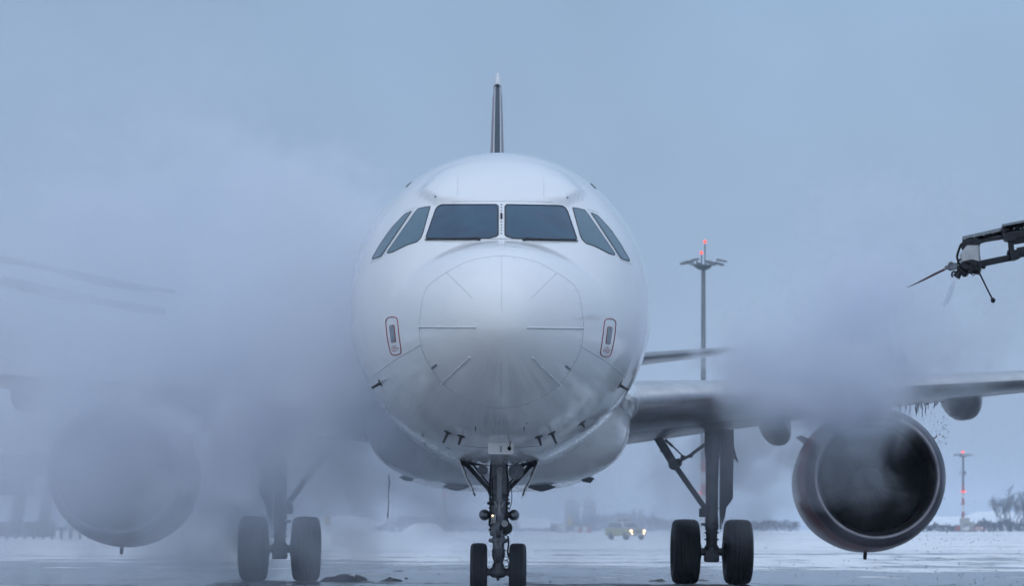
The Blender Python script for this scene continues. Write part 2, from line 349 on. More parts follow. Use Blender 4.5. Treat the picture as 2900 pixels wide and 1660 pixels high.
def paint_material():
    """white fuselage paint with run-off streaks of fluid and grime that fan back from the nose"""
    m = mat('white_fuselage_paint', (0.76, 0.77, 0.78), 0.13, 0, 0.5, coat=0.3)
    m.node_tree.nodes['Principled BSDF'].inputs['Coat Roughness'].default_value = 0.1
    n = m.node_tree; b = n.nodes['Principled BSDF']
    tcn = n.nodes.new('ShaderNodeTexCoord'); s = n.nodes.new('ShaderNodeSeparateXYZ'); n.links.new(tcn.outputs['Object'], s.inputs[0])
    # angle round the nose axis, so the streaks run back along the skin
    zc = n.nodes.new('ShaderNodeMath'); zc.operation = 'SUBTRACT'; n.links.new(s.outputs['Z'], zc.inputs[0]); zc.inputs[1].default_value = 3.13
    at = n.nodes.new('ShaderNodeMath'); at.operation = 'ARCTAN2'; n.links.new(s.outputs['X'], at.inputs[0]); n.links.new(zc.outputs[0], at.inputs[1])
    cb = n.nodes.new('ShaderNodeCombineXYZ'); n.links.new(at.outputs[0], cb.inputs[0]); n.links.new(s.outputs['Y'], cb.inputs[1]); n.links.new(zc.outputs[0], cb.inputs[2])
    mp = n.nodes.new('ShaderNodeMapping'); mp.inputs['Scale'].default_value = (9, 0.5, 0.3); n.links.new(cb.outputs[0], mp.inputs[0])
    z1 = n.nodes.new('ShaderNodeTexNoise'); z1.inputs['Scale'].default_value = 1.6; z1.inputs['Detail'].default_value = 7; z1.inputs['Roughness'].default_value = 0.65; n.links.new(mp.outputs[0], z1.inputs['Vector'])
    z2 = n.nodes.new('ShaderNodeTexNoise'); z2.inputs['Scale'].default_value = 1.1; z2.inputs['Detail'].default_value = 4; n.links.new(tcn.outputs['Object'], z2.inputs['Vector'])
    def mr(v, a, b2, c, d):
        k = n.nodes.new('ShaderNodeMapRange'); n.links.new(v, k.inputs[0])
        for i, q2 in enumerate((a, b2, c, d)): k.inputs[i + 1].default_value = q2
        return k.outputs[0]
    mul = n.nodes.new('ShaderNodeMath'); mul.operation = 'MULTIPLY'
    n.links.new(mr(z1.outputs[0], 0.45, 0.72, 0, 1), mul.inputs[0])
    low = n.nodes.new('ShaderNodeMath'); low.operation = 'MULTIPLY'      # the run-off only reached the underside of the nose
    n.links.new(mr(z2.outputs[0], 0.4, 0.65, 0.15, 1), low.inputs[0]); n.links.new(mr(zc.outputs[0], -.2, -.75, 0.0, 1), low.inputs[1]); n.links.new(low.outputs[0], mul.inputs[1])
    mm = n.nodes.new('ShaderNodeMix'); mm.data_type = 'RGBA'; mm.inputs[6].default_value = (0.79, 0.80, 0.82, 1); mm.inputs[7].default_value = (0.46, 0.47, 0.50, 1)
    n.links.new(mul.outputs[0], mm.inputs[0]); n.links.new(mm.outputs[2], b.inputs['Base Color'])
    n.links.new(mr(mul.outputs[0], 0, 1, 0.12, 0.34), b.inputs['Roughness'])
    nb = n.nodes.new('ShaderNodeTexNoise'); nb.inputs['Scale'].default_value = 1.7; nb.inputs['Detail'].default_value = 2; n.links.new(tcn.outputs['Object'], nb.inputs['Vector'])
    bp = n.nodes.new('ShaderNodeBump'); bp.inputs['Strength'].default_value = 0.05; bp.inputs['Distance'].default_value = 0.03
    n.links.new(nb.outputs[0], bp.inputs['Height']); n.links.new(bp.outputs[0], b.inputs['Normal'])
    return m
M['fuse'] = paint_material()
RV = MB()                                    # rows of fasteners, part of the skin
bvh = BVHTree.FromPolygons(fb.v, fb.f)
org = PMI @ Vector((0, 0, CAM_H))
def S(px, py, off=0.004, flip=False):
    """point of the fuselage skin seen at a photo pixel, in aircraft coordinates, lifted off the skin by off"""
    tgt = PMI @ PX(px, py, 30.0); d = (tgt - org).normalized()
    h, nrm, _, _ = bvh.ray_cast(org, d)
    if h is None:
        h, nrm, _, _ = bvh.find_nearest(tgt)
    if nrm.dot(d) > 0: nrm = -nrm
    p = h + nrm * off
    if flip: p = Vector((-p.x, p.y, p.z)); nrm = Vector((-nrm.x, nrm.y, nrm.z))
    return p, nrm
def Z1(a, b_): return (980 + a * .3459, 400 + b_ * .3459)
def Z2(a, b_): return (980 + a * .3708, 860 + b_ * .3708)
def line(pts, n=10):
    out = []
    for i in range(len(pts) - 1):
        for j in range(n): out.append((lerp(pts[i][0], pts[i + 1][0], j / n), lerp(pts[i][1], pts[i + 1][1], j / n)))
    out.append(pts[-1]); return out
def skin_tube(name, pts, r, m, parent=plane, flip=False, off=0.0, closed=False, **kw):
    p3 = [S(a, b_, off, flip)[0] for a, b_ in pts]
    if closed: p3.append(p3[0])
    return MB().tube(p3, r, 6).build(name, m, parent, **kw)
def round_poly(poly, r=0.18):
    out = []; N = len(poly)
    for i in range(N):
        a, b_, c = Vector(poly[i - 1]), Vector(poly[i]), Vector(poly[(i + 1) % N])
        la, lc = (a - b_).length, (c - b_).length; k = min(la, lc) * r
        p0 = b_ + (a - b_).normalized() * k; p1 = b_ + (c - b_).normalized() * k
        for j in range(5):
            t = j / 4; out.append(tuple(p0 * (1 - t)**2 + b_ * 2 * t * (1 - t) + p1 * t * t))
    return out
def densify(poly, step):
    out = []; N = len(poly)
    for i in range(N):
        a, b_ = Vector(poly[i]), Vector(poly[(i + 1) % N]); k = max(1, int((b_ - a).length / step))
        for j in range(k): out.append(tuple(a.lerp(b_, j / k)))
    return out
def skin_patch(name, poly, m, parent=plane, flip=False, off=0.006, rings_n=7, thick=0.0, **kw):
    c = (sum(p[0] for p in poly) / len(poly), sum(p[1] for p in poly) / len(poly))
    vs = []; fs = []; N = len(poly)
    for k in range(rings_n):
        s = 1 - k / rings_n
        for p in poly: vs.append(S(c[0] + (p[0] - c[0]) * s, c[1] + (p[1] - c[1]) * s, off, flip)[0])
    for k in range(rings_n - 1):
        for j in range(N): fs.append((k * N + j, k * N + (j + 1) % N, (k + 1) * N + (j + 1) % N, (k + 1) * N + j))
    vs.append(S(c[0], c[1], off, flip)[0])
    for j in range(N): fs.append(((rings_n - 1) * N + j, (rings_n - 1) * N + (j + 1) % N, len(vs) - 1))
    # skirt down into the skin, so the patch has real thickness
    base = len(vs)
    for p in poly: vs.append(S(p[0], p[1], -0.01, flip)[0])
    for j in range(N): fs.append((j, (j + 1) % N, base + (j + 1) % N, base + j))
    return MB().add(vs, fs).build(name, m, parent, angle=60, **kw)

win = {
 'a': [(748, 521), (1231, 521), (1244, 533), (1244, 766), (1228, 780), (1165, 797), (664, 797), (657, 786)],
 'b': [(690, 534), (640, 541), (590, 553), (560, 590), (342, 905), (342, 917), (385, 907), (500, 850), (580, 825), (612, 795), (630, 750)],
 'c': [(537, 573), (485, 595), (460, 620), (375, 710), (290, 830), (217, 955), (218, 966), (290, 943), (310, 912)],
}
for flip in (False, True):
    for k in 'abc':
        poly = densify(round_poly([Z1(*p) for p in win[k]], 0.12 if k != 'a' else 0.2), 6)
        nm = 'windscreen_pane' if k == 'a' else 'side_window'
        g = skin_patch(nm, poly, M['glass'] if k == 'a' else M['sideglass'], flip=flip, off=0.006)
        skin_tube('gasket', poly, 0.009 if k == 'a' else 0.0055, M['gasket'], g, flip, 0.004, True)
        c = (sum(p[0] for p in poly) / len(poly), sum(p[1] for p in poly) / len(poly))
        sc_ = 1.06 if k == 'a' else 1.1
    # wiper lying along the bottom edge of the windscreen
    wp = MB()
    wp.tube([S(*Z1(a, b_), 0.012, flip)[0] for a, b_ in line([(650, 811), (1100, 812)], 8)], 0.008, 6)
    wp.tube([S(*Z1(a, b_), 0.022, flip)[0] for a, b_ in line([(800, 811), (1090, 806)], 6)], 0.010, 6)
    wp.ball(S(*Z1(1090, 808), 0.01, flip)[0], 0.022, 10, 6)
    wp.ball(S(*Z1(960, 808), 0.02, flip)[0], 0.016, 8, 6)
    wp.build('wiper', M['gasket'], plane)
    # rows of fasteners beside the outer window
    rv = RV
    for a, b_ in line([Z1(556, 560), Z1(318, 925)], 22): rv.ball(S(a, b_, 0, flip)[0], 0.006, 6, 4)
    for a, b_ in line([Z1(200, 994), Z1(290, 958)], 8): rv.ball(S(a, b_, 0, flip)[0], 0.006, 6, 4)
    for a, b_ in line([Z1(480, 572), Z1(560, 544)], 7): rv.ball(S(a, b_, 0, flip)[0], 0.006, 6, 4)
    # lightning strips on the radome
    for A, B in ((Z2(562, 181), Z2(985, 182)), (Z2(945, 412), Z2(732, 612))):
        L = line([A, B], 14)
        s_ = MB().tube([S(a, b_, 0.004, flip)[0] for a, b_ in L], 0.0075, 6)
        for i in (0, 5, 9, 14): s_.ball(S(*L[i], 0.006, flip)[0], 0.013, 8, 5)
        s_.build('lightning_strip', M['strip'], plane)
        skin_tube('strip_painted_shadow', [(a, b_ + 2.4) for a, b_ in L], 0.0013, M['seam'], plane, flip, 0.0)  # thin dark tube painting the strip's shadow on the skin
    skin_tube('radome_seam_line', line([Z1(820, 1070), Z1(1035, 1285)], 10), 0.0028, M['faint'], plane, flip)
    skin_tube('panel_seam', line([Z2(570, 315), Z2(380, 425), Z2(205, 555)], 10), 0.006, M['strip'], plane, flip)
    # small grey plate
    skin_patch('drain_plate', [Z2(650, 490), Z2(688, 461), Z2(697, 474), Z2(659, 503)], M['plate'], flip=flip, rings_n=2, off=0.008)
    # static port with its red outline
    sp_ = skin_patch('static_port', densify(round_poly([Z2(333, 169), Z2(368, 164), Z2(382, 292), Z2(348, 298)], .2), 5), M['plate'], flip=flip, rings_n=2, off=0.006)
    skin_tube('outline', densify(round_poly([Z2(333, 169), Z2(368, 164), Z2(382, 292), Z2(348, 298)], .2), 4), 0.0045, M['redline'], sp_, flip, 0.003, True)
    skin_tube('outline', densify(round_poly([Z2(303, 108), Z2(392, 98), Z2(405, 240), Z2(426, 388), Z2(345, 398), Z2(312, 250)], .42), 4), 0.0055, M['redline'], sp_, flip, 0.003, True)
    tx = MB()
    for r_, (x0, x1) in enumerate(((357, 382), (345, 400), (349, 401), (352, 385))):
        x = x0
        while x < x1:
            wd = random.uniform(1.6, 3.4)
            tx.tube([S(*Z2(x, 326 + r_ * 12), 0.001, flip)[0], S(*Z2(x + wd, 326 + r_ * 12), 0.001, flip)[0]], 0.0035, 4); x += wd + random.uniform(1.0, 1.8)
    tx.build('marking_lines', M['redline'], sp_)
# radome joint
half = [(0, 724), (84, 737), (157, 773), (213, 819), (231, 900), (231, 945), (227, 979), (209, 1027), (164, 1090), (116, 1124), (58, 1149), (0, 1158)]
rad = spline(half, 6); loop = [(1420 + a, b_) for a, b_ in rad] + [(1420 - a, b_) for a, b_ in reversed(rad[1:-1])]
skin_tube('radome_seam', loop, 0.0023, M['seam'], plane, closed=True)
rv = RV
for i in range(0, len(loop), 3):
    a, b_ = loop[i]; rv.ball(S(1420 + (a - 1420) * .975, 941 + (b_ - 941) * .975, 0)[0], 0.0055, 6, 4)
skin_tube('radome_seam_line', line([(1421, 726), (1421, 880)], 10), 0.0025, M['faint'])
s_ = MB().tube([S(a, b_, 0.003)[0] for a, b_ in line([(1420, 1027), (1417.5, 1147)], 10)], 0.006, 6)
s_.ball(S(1419, 1075, .004)[0], .011, 8, 5); s_.ball(S(1418, 1115, .004)[0], .011, 8, 5); s_.build('lightning_strip', M['strip'], plane)
# sill seam below the windscreen, centre post probe and fasteners
skin_tube('panel_seam', line([Z1(1165, 800), Z1(1272, 798), Z1(1380, 800)], 6), 0.005, M['seam'])
skin_tube('panel_seam', line([Z1(860, 494), Z1(1272, 490), Z1(1690, 496)], 12), 0.0022, M['seam'])
skin_tube('post_probe', line([Z1(1272, 600), Z1(1272, 638)], 3), 0.012, M['black'], off=0.012)
rv = RV
for k in (521, 544, 568, 590, 661, 685, 708, 732, 756): rv.ball(S(*Z1(1272, k), 0)[0], 0.011, 8, 5)
nf = len(fb.f)
sk = MB(); sk.add(fb.v, fb.f); sk.add(RV.v, RV.f)
fuselage = sk.build('fuselage', M['fuse'], plane, angle=80); fuselage.data.materials.append(M['seam'])
for pf in fuselage.data.polygons:
    if pf.index >= nf: pf.material_index = 1
# probes under the nose: blade on a foot plate with the tube pointing forward
def probe(zx, zy, ln, flip, tilt=0.0, fwd=0.16, name='air_data_probe'):
    p, nrm = S(*Z2(zx, zy), 0.0, flip)
    e = p + nrm * ln + Vector((0, 0.03, 0))
    b_ = MB().tube([p - nrm * .01, p + nrm * ln * .6 + Vector((0, .02, 0)), e], [0.022, 0.016, 0.013], 8)
    b_.tube([e + Vector((0, 0.05, 0)), e + Vector((0, -fwd, 0))], [0.014, 0.011], 8)
    b_.lathe([(0.05, 0), (0.05, 0.006), (0.035, 0.009)], p, nrm, 16)
    b_.build(name, M['dark'], plane)
for flip in (False, True):
    probe(262, 608, 0.11, flip, fwd=0.1); probe(778, 985, 0.13, flip); probe(880, 1015, 0.10, flip)
probe(1800, 915, .05, False, fwd=.04, name='drain_probe')
skin_tube('door_panel_gap', line([Z2(885, 1086), Z2(1035, 1104), Z2(1175, 1108), Z2(1320, 1104), Z2(1458, 1090)], 8), 0.004, M['seam'])
for a, c in ((Z2(988, 942), Z2(988, 972)), (Z2(1359, 942), Z2(1359, 972)), (Z2(600, 1070), Z2(606, 1080)), (Z2(765, 1100), Z2(795, 1110)), (Z2(1375, 917), Z2(1388, 913)), (Z2(585, 1000), Z2(588, 1018))):
    skin_tube('skin_mark', line([a, c], 3), 0.006, M['dark'])
for A_, B_ in ((Z1(915, 285), Z1(915, 480)), (Z1(1620, 285), Z1(1620, 480)), (Z1(1400, 870), Z1(1272, 850)), (Z2(100, 300), Z2(210, 560))):
    skin_tube('faint_seam', line([A_, B_], 8), 0.0024, M['faint'])
# short dark seam lines on the shoulders
for flip in (False, True):
    skin_tube('shoulder_seam', line([Z1(500, 370), Z1(560, 305)] if False else [Z1(496, 372), Z1(545, 325)], 4), 0.009, M['dark'], plane, flip, 0.002)
# blade aerial on the crown
MB().loft([[P(.055 + dx * s, 9.0 + dy * s + k * .12, 5.88 + k * .33) for dx, dy in ((0, -.2), (.012, -.05), (.012, .1), (0, .2), (-.012, .1), (-.012, -.05))] for k, s in ((0, 1), (.5, .8), (1, .45))]).build('blade_aerial', M['paint'], plane)

# ---- belly fairing
def bf(t):
    k = sstep(8.8, 12.2, t) * (1 - sstep(18.5, 22.5, t)); return k
br = []
for i in range(44):
    t = 8.9 + i * 13.4 / 43; k = bf(t) ** .8
    ring = []
    for j in range(72):
        a = 2 * math.pi * j / 72; ca, sa = math.cos(a), math.sin(a)
        ex = 2 / lerp(2.0, 2.9, k)
        hw = lerp(1.2, 2.06, k); zc = 2.75; up = lerp(.5, .85, k); dn = zc - lerp(1.86, 1.62, k)
        x = hw * math.copysign(abs(ca)**ex, ca); z = zc + (up if sa > 0 else dn) * math.copysign(abs(sa)**ex, sa)
        ring.append(P(x, t, z))
    br.append(ring)
MB().loft(br).build('belly_fairing', M['fuse'], plane, angle=60)
for s in (-1, 1):
    rr = []
    for i in range(20):
        t = 10.4 + i * .28; k = math.sin(math.pi * min(1, (i + .4) / 14) / 2)**.7 * (1 - sstep(15, 19, i) * .5)
        rr.append([P(s * (1.93 + .36 * k * math.cos(a)), t, 2.93 + .04 * i / 5 + .40 * k * math.sin(a)) for a in [2 * math.pi * j / 28 for j in range(28)]])
    MB().loft(rr).build('wing_root_fairing', M['fuse'], plane, angle=60)
    # belly scoops and vents
    sco = MB()
    sco.loft([[P(.03 + s * .66 + dx * k, 12.2 + u, 1.61 - dz * k) for dx, dz in ((-.23, 0), (-.1, .05), (0, .075), (.1, .05), (.23, 0), (.1, -.05), (-.1, -.05))] for u, k in ((0, 1), (.9, .8), (1.8, .2))])
    sco.build('belly_scoop', M['scoop'], plane)
    sco = MB(); sco.loft([[P(s * 1.42 + dx * k, 13 + u, 1.735 + s * 0 - dz * k + abs(dx) * .1) for dx, dz in ((-.14, -.02), (-.05, .03), (.06, .05), (.13, -.02), (.05, -.05), (-.05, -.05))] for u, k in ((0, 1), (.8, .5))])
    sco.build('belly_vent', M['scoop'], plane)

# ---- wings
def airfoil(n=22, th=0.12, camber=0.018):
    xs_ = [0.5 * (1 - math.cos(math.pi * i / n)) for i in range(n + 1)]
    yt = lambda x: 5 * th * (.2969 * math.sqrt(x) - .126 * x - .3516 * x * x + .2843 * x**3 - .1036 * x**4)
    yc = lambda x: camber * 4 * x * (1 - x)
    return [(x, yc(x) + yt(x)) for x in reversed(xs_)] + [(x, yc(x) - yt(x)) for x in xs_[1:-1]]
def surf(stations, s, th):
    rings = []
    for (x, lt, lz, tt, tz, k) in stations:
        c = tt - lt; af = airfoil(22, th * k)
        rings.append([P(s * x, lt + c * u, lerp(lz, tz, u) + c * v) for u, v in af])
    return MB().loft(rings)
wst = [(1.0, 11.95, 2.90, 18.7, 2.36, 1.15), (1.95, 12.5, 2.97, 18.7, 2.44, 1.12), (3.4, 13.28, 3.10, 18.72, 2.66, 1.05), (4.9, 14.08, 3.23, 18.78, 2.88, .98), (6.4, 14.85, 3.36, 18.85, 3.12, .95), (9.3, 16.35, 3.60, 19.65, 3.50, .9), (13, 18.25, 3.95, 20.9, 3.92, .85), (17.0, 20.3, 4.33, 21.9, 4.33, .8)]
for s in (-1, 1):
    wing = surf(wst, s, 0.125).build('wing', M['wing'], plane, angle=50)
    # slat nose strip, a separate metal skin 4 mm proud
    sl = []
    for (x, lt, lz, tt, tz, k) in wst[1:]:
        c = tt - lt; af = airfoil(22, .125 * k); af = af[15:30]
        ring = [P(s * x, lt + c * u - .004, lerp(lz, tz, u) + c * v * 1.0 + (.004 if v > 0 else -.004)) for u, v in af]
        sl.append(ring)
    MB().loft(sl, closed=False, cap0=False, cap1=False).build('slat', M['wingle'], wing)
    for (fx, ft, fz, wd, hh, ln) in ((4.95, 16.9, 2.78, .27, .42, 2.7), (8.36, 17.1, 3.36, .33, .50, 3.4), (12.2, 18.6, 3.72, .25, .42, 3.0)):
        rr = []
        for i in range(20):
            u = (i + .15) / 19.3; k = (math.sin(math.pi * min(1, u / .42) / 2)**.75) * (1 - sstep(.5, 1.02, u) * .94)
            rr.append([P(s * (fx + wd * k * math.copysign(abs(math.cos(a))**.8, math.cos(a)) + (.1 * math.sin(a) * -k)), ft + ln * u, fz + .12 - (hh * .5) * 0 + (hh if math.sin(a) < 0 else .1) * k * math.sin(a)) for a in [2 * math.pi * j / 24 for j in range(24)]])
        MB().loft(rr).build('flap_track_fairing', M['wing'], wing, angle=60)

# ---- tail
def vert():
    rings = []
    for (z, lt, tt, k) in ((5.4, 29.0, 36.0, 1), (7.5, 30.9, 36.2, 1), (9.8, 32.9, 36.6, .95), (11.5, 34.2, 36.9, .9), (11.8, 34.5, 36.85, .7), (11.95, 34.9, 36.6, .15)):
        af = airfoil(20, .098 * k, 0.0); c = tt - lt
        rings.append([P(c * v, lt + c * u, z) for u, v in af])
    return MB().loft(rings)
fin = vert().build('fin', M['red'], plane, angle=50)
def le_strip(z0, z1, u1, m, name, off):
    sts = [(5.4, 29.0, 36.0), (7.5, 30.9, 36.2), (9.8, 32.9, 36.6), (11.5, 34.2, 36.9), (11.8, 34.5, 36.85), (11.95, 34.9, 36.6)]
    rings = []
    for i in range(15):
        z = lerp(z0, z1, i / 14); lt = interp([(a, b_) for a, b_, c in sts], z); tt = interp([(a, c) for a, b_, c in sts], z); c = tt - lt
        af = [(u, v) for u, v in airfoil(40, .098, 0) if u <= u1]
        hi = sorted([p for p in af if p[1] >= 0], key=lambda p: -p[0]); lo = sorted([p for p in af if p[1] < 0], key=lambda p: p[0])
        rings.append([P(c * v + math.copysign(off, v) * (1 if abs(v) > 1e-6 else 0), lt + c * u - off, z) for u, v in hi + lo])
    return MB().loft(rings, closed=False, cap0=False, cap1=False).build(name, m, fin)
le_strip(5.4, 11.7, .05, M['paint'], 'leading_edge_band', .004)
le_strip(5.4, 11.72, .017, M['finboot'], 'leading_edge_boot', .009)
MB().loft([[P(c_ * v, lt + c_ * u, z) for u, v in airfoil(16, .075 * kk + .01, 0)] for z, lt, c_, kk in ((11.74, 34.3, 2.6, 1), (11.9, 34.4, 2.4, .95), (12.06, 34.6, 2.1, .75))]).build('fin_tip', M['paint'], fin)
for s in (-1, 1):
    surf([(.6, 31.3, 4.75, 35.3, 4.75, 1), (3.4, 33.1, 5.05, 36.0, 5.03, .95), (6.22, 34.9, 5.42, 36.5, 5.42, .9)], s, .1).build('tailplane', M['wing'], plane, angle=50)

# ---- engines
def engine(s):
    e = empty('engine', P(s * 5.93, 12.3, 1.81), (R(-1.5), 0, R(-1.6) * s), plane)
    ax = (0, 1, 0)
    cowl = MB().lathe([(1.07, .18), (1.098, .262), (1.118, .36), (1.15, .75), (1.162, 1.2), (1.155, 1.8), (1.10, 2.6), (1.0, 3.4), (.88, 4.1), (.86, 4.1), (.89, 3.5)], (0, 0, 0), ax, 72, False).build('cowl', M['red'], e, angle=50)
    lip = MB().lathe([(1.10, .26), (1.094, .24), (1.058, .13), (1.015, .05), (.975, .01)], (0, 0, 0), ax, 96, False).build('inlet_lip', M['lip'], e, angle=60)
    MB().lathe([(.975, .01), (.955, .0), (.935, .012), (.91, .05), (.885, .13), (.862, .28), (.852, .45)], (0, 0, 0), ax, 96, False).build('lip_rim', M['liprim'], e, angle=60)
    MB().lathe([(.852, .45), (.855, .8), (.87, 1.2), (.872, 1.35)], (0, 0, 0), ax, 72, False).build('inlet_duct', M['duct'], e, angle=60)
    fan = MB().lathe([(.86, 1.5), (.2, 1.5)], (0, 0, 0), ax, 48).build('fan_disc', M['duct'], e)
    bl = MB()
    for i in range(24):
        a = 2 * math.pi * i / 24
        ca, sa = math.cos(a), math.sin(a)
        rows = []
        for k in range(5):
            r_ = lerp(.22, .855, k / 4); tw = lerp(.35, 1.1, k / 4); cw = lerp(.09, .15, k / 4)
            c_ = Vector((ca * r_, 1.2, sa * r_)); tang = Vector((-sa, 0, ca))
            dv = tang * math.sin(tw) * cw + Vector((0, math.cos(tw) * cw, 0))
            nn = Vector((0, 1, 0)) * .006
            rows.append([c_ - dv - nn, c_ + dv - nn, c_ + dv + nn, c_ - dv + nn])
        bl.loft(rows)
    bl.build('fan_blades', M['fan'], e)
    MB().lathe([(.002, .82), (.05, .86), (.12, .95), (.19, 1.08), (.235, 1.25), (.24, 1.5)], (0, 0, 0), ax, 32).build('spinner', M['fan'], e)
    MB().lathe([(.6, 3.4), (.55, 4.5), (.42, 5.1), (.3, 5.2)], (0, 0, 0), ax, 32).build('core_nozzle', M['darkmetal'], e)
    # pylon
    MB().loft([[Vector((dx, y, z)) for dx, y, z in ((-.17, 1.3, 1.1), (.17, 1.3, 1.1), (.17, 5.4, .9), (-.17, 5.4, .9))],
               [Vector((dx, y, z)) for dx, y, z in ((-.12, 2.6, 1.5), (.12, 2.6, 1.5), (.13, 5.8, 1.45), (-.13, 5.8, 1.45))]]).build('pylon', M['paint'], e)
    # strakes both sides
    for q_ in (-1, 1):
        a = R(33) if q_ > 0 else R(147)
        dr = Vector((math.cos(a), 0, math.sin(a))); pn = Vector((-math.sin(a), 0, math.cos(a))) * .008
        pl = [Vector((0, .85, 0)) + dr * 1.13, Vector((0, 1.1, 0)) + dr * 1.30, Vector((0, 1.75, 0)) + dr * 1.32, Vector((0, 1.9, 0)) + dr * 1.13]
        MB().prism([p - pn for p in pl], pn * 2).build('strake', M['red'], e)
    MB().bar((-.04, 1.2, -1.16), (-.045, 1.24, -1.26), .05, .1, .006).build('drain_mast', M['black'], e)
    bnd = MB().lathe([(1.090, .255), (1.105, .265), (1.103, .275)], (0, 0, 0), ax, 72, False).build('cowl_joint', M['seam'], e)
    return e
for s in (-1, 1): engine(s)

# ---- wheels
def wheel(parent, x, t, z, r, wd, name='wheel', grooves=4):
    wp = MB()
    prof = [(r * .52, -wd * .36), (r * .62, -wd * .46), (r * .80, -wd * .5), (r * .90, -wd * .475), (r * .96, -wd * .42), (r * .99, -wd * .33)]
    g = [(-.24, 1), (-.22, .985), (-.205, .985), (-.19, 1.0), (-.09, 1.005), (-.08, .988), (-.065, .988), (-.05, 1.006)]
    prof += [(r * k, wd * u) for u, k in g] + [(r * k, -wd * u) for u, k in reversed(g)]
    prof += [(a, -b_) for a, b_ in reversed(prof[:6])]
    w_ = wp.lathe(prof, P(x, t, z), (1, 0, 0), 64, False).build(name, M['tyre'], parent, angle=40)
    MB().lathe([(r * .2, -wd * .30), (r * .5, -wd * .28), (r * .545, -wd * .37), (r * .545, wd * .37), (r * .5, wd * .28), (r * .2, wd * .30)], P(x, t, z), (1, 0, 0), 40).build('rim', M['rim'], w_)
    return w_

# ---- nose gear
def N3(a, b_): return ((a - 513) * .001485, 2.391 - b_ * .001485)     # from the close-up of the photograph to metres
ng = empty('nose_gear', P(0, NG, 0), (0, 0, 0), plane)
def Q(x, z, dy=0.0): return Vector((x, dy, z))
for s in (-1, 1):
    w_ = wheel(plane, s * .248, NG, .385, .385, .218, 'nose_wheel'); w_.parent = ng
    me = w_.data
    for ch in w_.children: pass
strut = MB()
strut.lathe([(.105, 0), (.118, .03), (.118, .28), (.112, .30), (.112, .42), (.10, .5), (.10, .62)], Q(.005, .86), (0, 0, 1), 24)
strut.box(Q(.005, .92), (.20, .22, .12), None, .02)
strut.build('main_strut', M['gear'], ng)
b_ = MB().lathe([(.075, .62), (.075, .78), (.088, .79), (.088, .84), (.07, .86)], Q(.003, 0), (0, 0, 1), 24)
b_.lathe([(.055, .50), (.062, .54), (.082, .60), (.085, .69), (.074, .70)], Q(.003, 0), (0, 0, 1), 24)
b_.box(Q(-.085, .80), (.08, .06, .05), Matrix.Rotation(R(20), 3, 'Y'), .006); b_.box(Q(.10, .80), (.06, .06, .05), Matrix.Rotation(R(-20), 3, 'Y'), .006)
b_.build('lower_strut', M['gear'], ng)
MB().lathe([(.045, .45), (.045, .55)], Q(.003, 0), (0, 0, 1), 20).build('piston', M['chrome'], ng)
b_ = MB().lathe([(.03, -.19), (.045, -.18), (.055, -.13), (.04, -.11), (.07, -.07), (.075, 0), (.07, .07), (.04, .11), (.055, .13), (.045, .18), (.03, .19)], Q(0, .40), (1, 0, 0), 20)
b_.box(Q(0, .455), (.15, .13, .12), None, .02); b_.ball(Q(0, .33), (.025, .025, .04)); b_.build('axle', M['gear'], ng)
# torque links ahead of the strut
b_ = MB(); b_.bar(Q(-.045, .93, -.16), Q(-.03, .70, -.26), .022, .05, .004); b_.bar(Q(.045, .93, -.16), Q(.03, .70, -.26), .022, .05, .004)
b_.bar(Q(-.03, .70, -.26), Q(-.05, .47, -.10), .022, .045, .004); b_.bar(Q(.03, .70, -.26), Q(.05, .47, -.10), .022, .045, .004)
b_.build('torque_link', M['gear'], ng)
# upper leg, drag strut V and folding link
b_ = MB(); b_.loft([[Q(dx * k, z, dy) for dx, dy in ((-1, -.1), (1, -.1), (1, .1), (-1, .1))] for z, k in ((1.40, .12), (1.55, .10), (1.80, .10), (2.0, .12))])
b_.build('upper_leg', M['gear'], ng)
b_ = MB()
for s in (-1, 1):
    b_.bar(Q(s * .43, 1.80, .35), Q(s * .085, 1.41, .0), .055, .06, .01)
    b_.bar(Q(s * .33, 1.78, .30), Q(s * .11, 1.50, .0), .025, .03, .005)
    b_.bar(Q(s * .43, 1.79, .35), Q(s * .07, 1.78, .3), .035, .05, .008)
    b_.ball(Q(s * .43, 1.80, .35), (.06, .06, .05), 12, 8)
    b_.bar(Q(s * .42, 1.80, .3), Q(s * .50, 1.86, .3), .05, .05, .01)
    b_.ball(Q(s * .10, 1.44, 0), (.045, .06, .055), 12, 8)
b_.build('drag_strut', M['gear'], ng)
b_ = MB(); b_.bar(Q(.008, 1.70, -.16), Q(.008, 1.30, -.14), .065, .05, .012)
b_.bar(Q(.008, 1.30, -.14), Q(.008, 1.12, -.15), .035, .04, .008); b_.lathe([(.042, -.03), (.042, .03)], Q(.008, 1.70, -.16), (0, 1, 0), 16)
b_.bar(Q(-.05, 1.30, -.12), Q(-.02, 1.22, -.14), .03, .03); b_.bar(Q(.066, 1.30, -.12), Q(.036, 1.22, -.14), .03, .03)
b_.box(Q(.008, 1.78, -.14), (.10, .05, .05), None, .01)
b_.build('lock_link', M['gearmid'], ng)
b_ = MB()
for s in (-1, 1):
    for k in range(9): b_.lathe([(.016, 0), (.02, .012), (.016, .024)], Q(.005 + s * .112, .93 + k * .055, -.07), (0, 0, 1), 8)
    b_.tube([Q(s * .1, 1.78, -.1), Q(s * .115, 1.5, -.12), Q(s * .105, 1.2, -.12), Q(s * .118, 1.0, -.11)], .012, 6)
    b_.box(Q(s * .13, 1.28, -.02), (.03, .05, .04), None, .005)
b_.tube([Q(-.085, 1.6, -.13), Q(-.08, 1.4, -.15), Q(-.07, 1.25, -.14)], .009, 6)
b_.build('hydraulic_line', M['darkmetal'], ng)
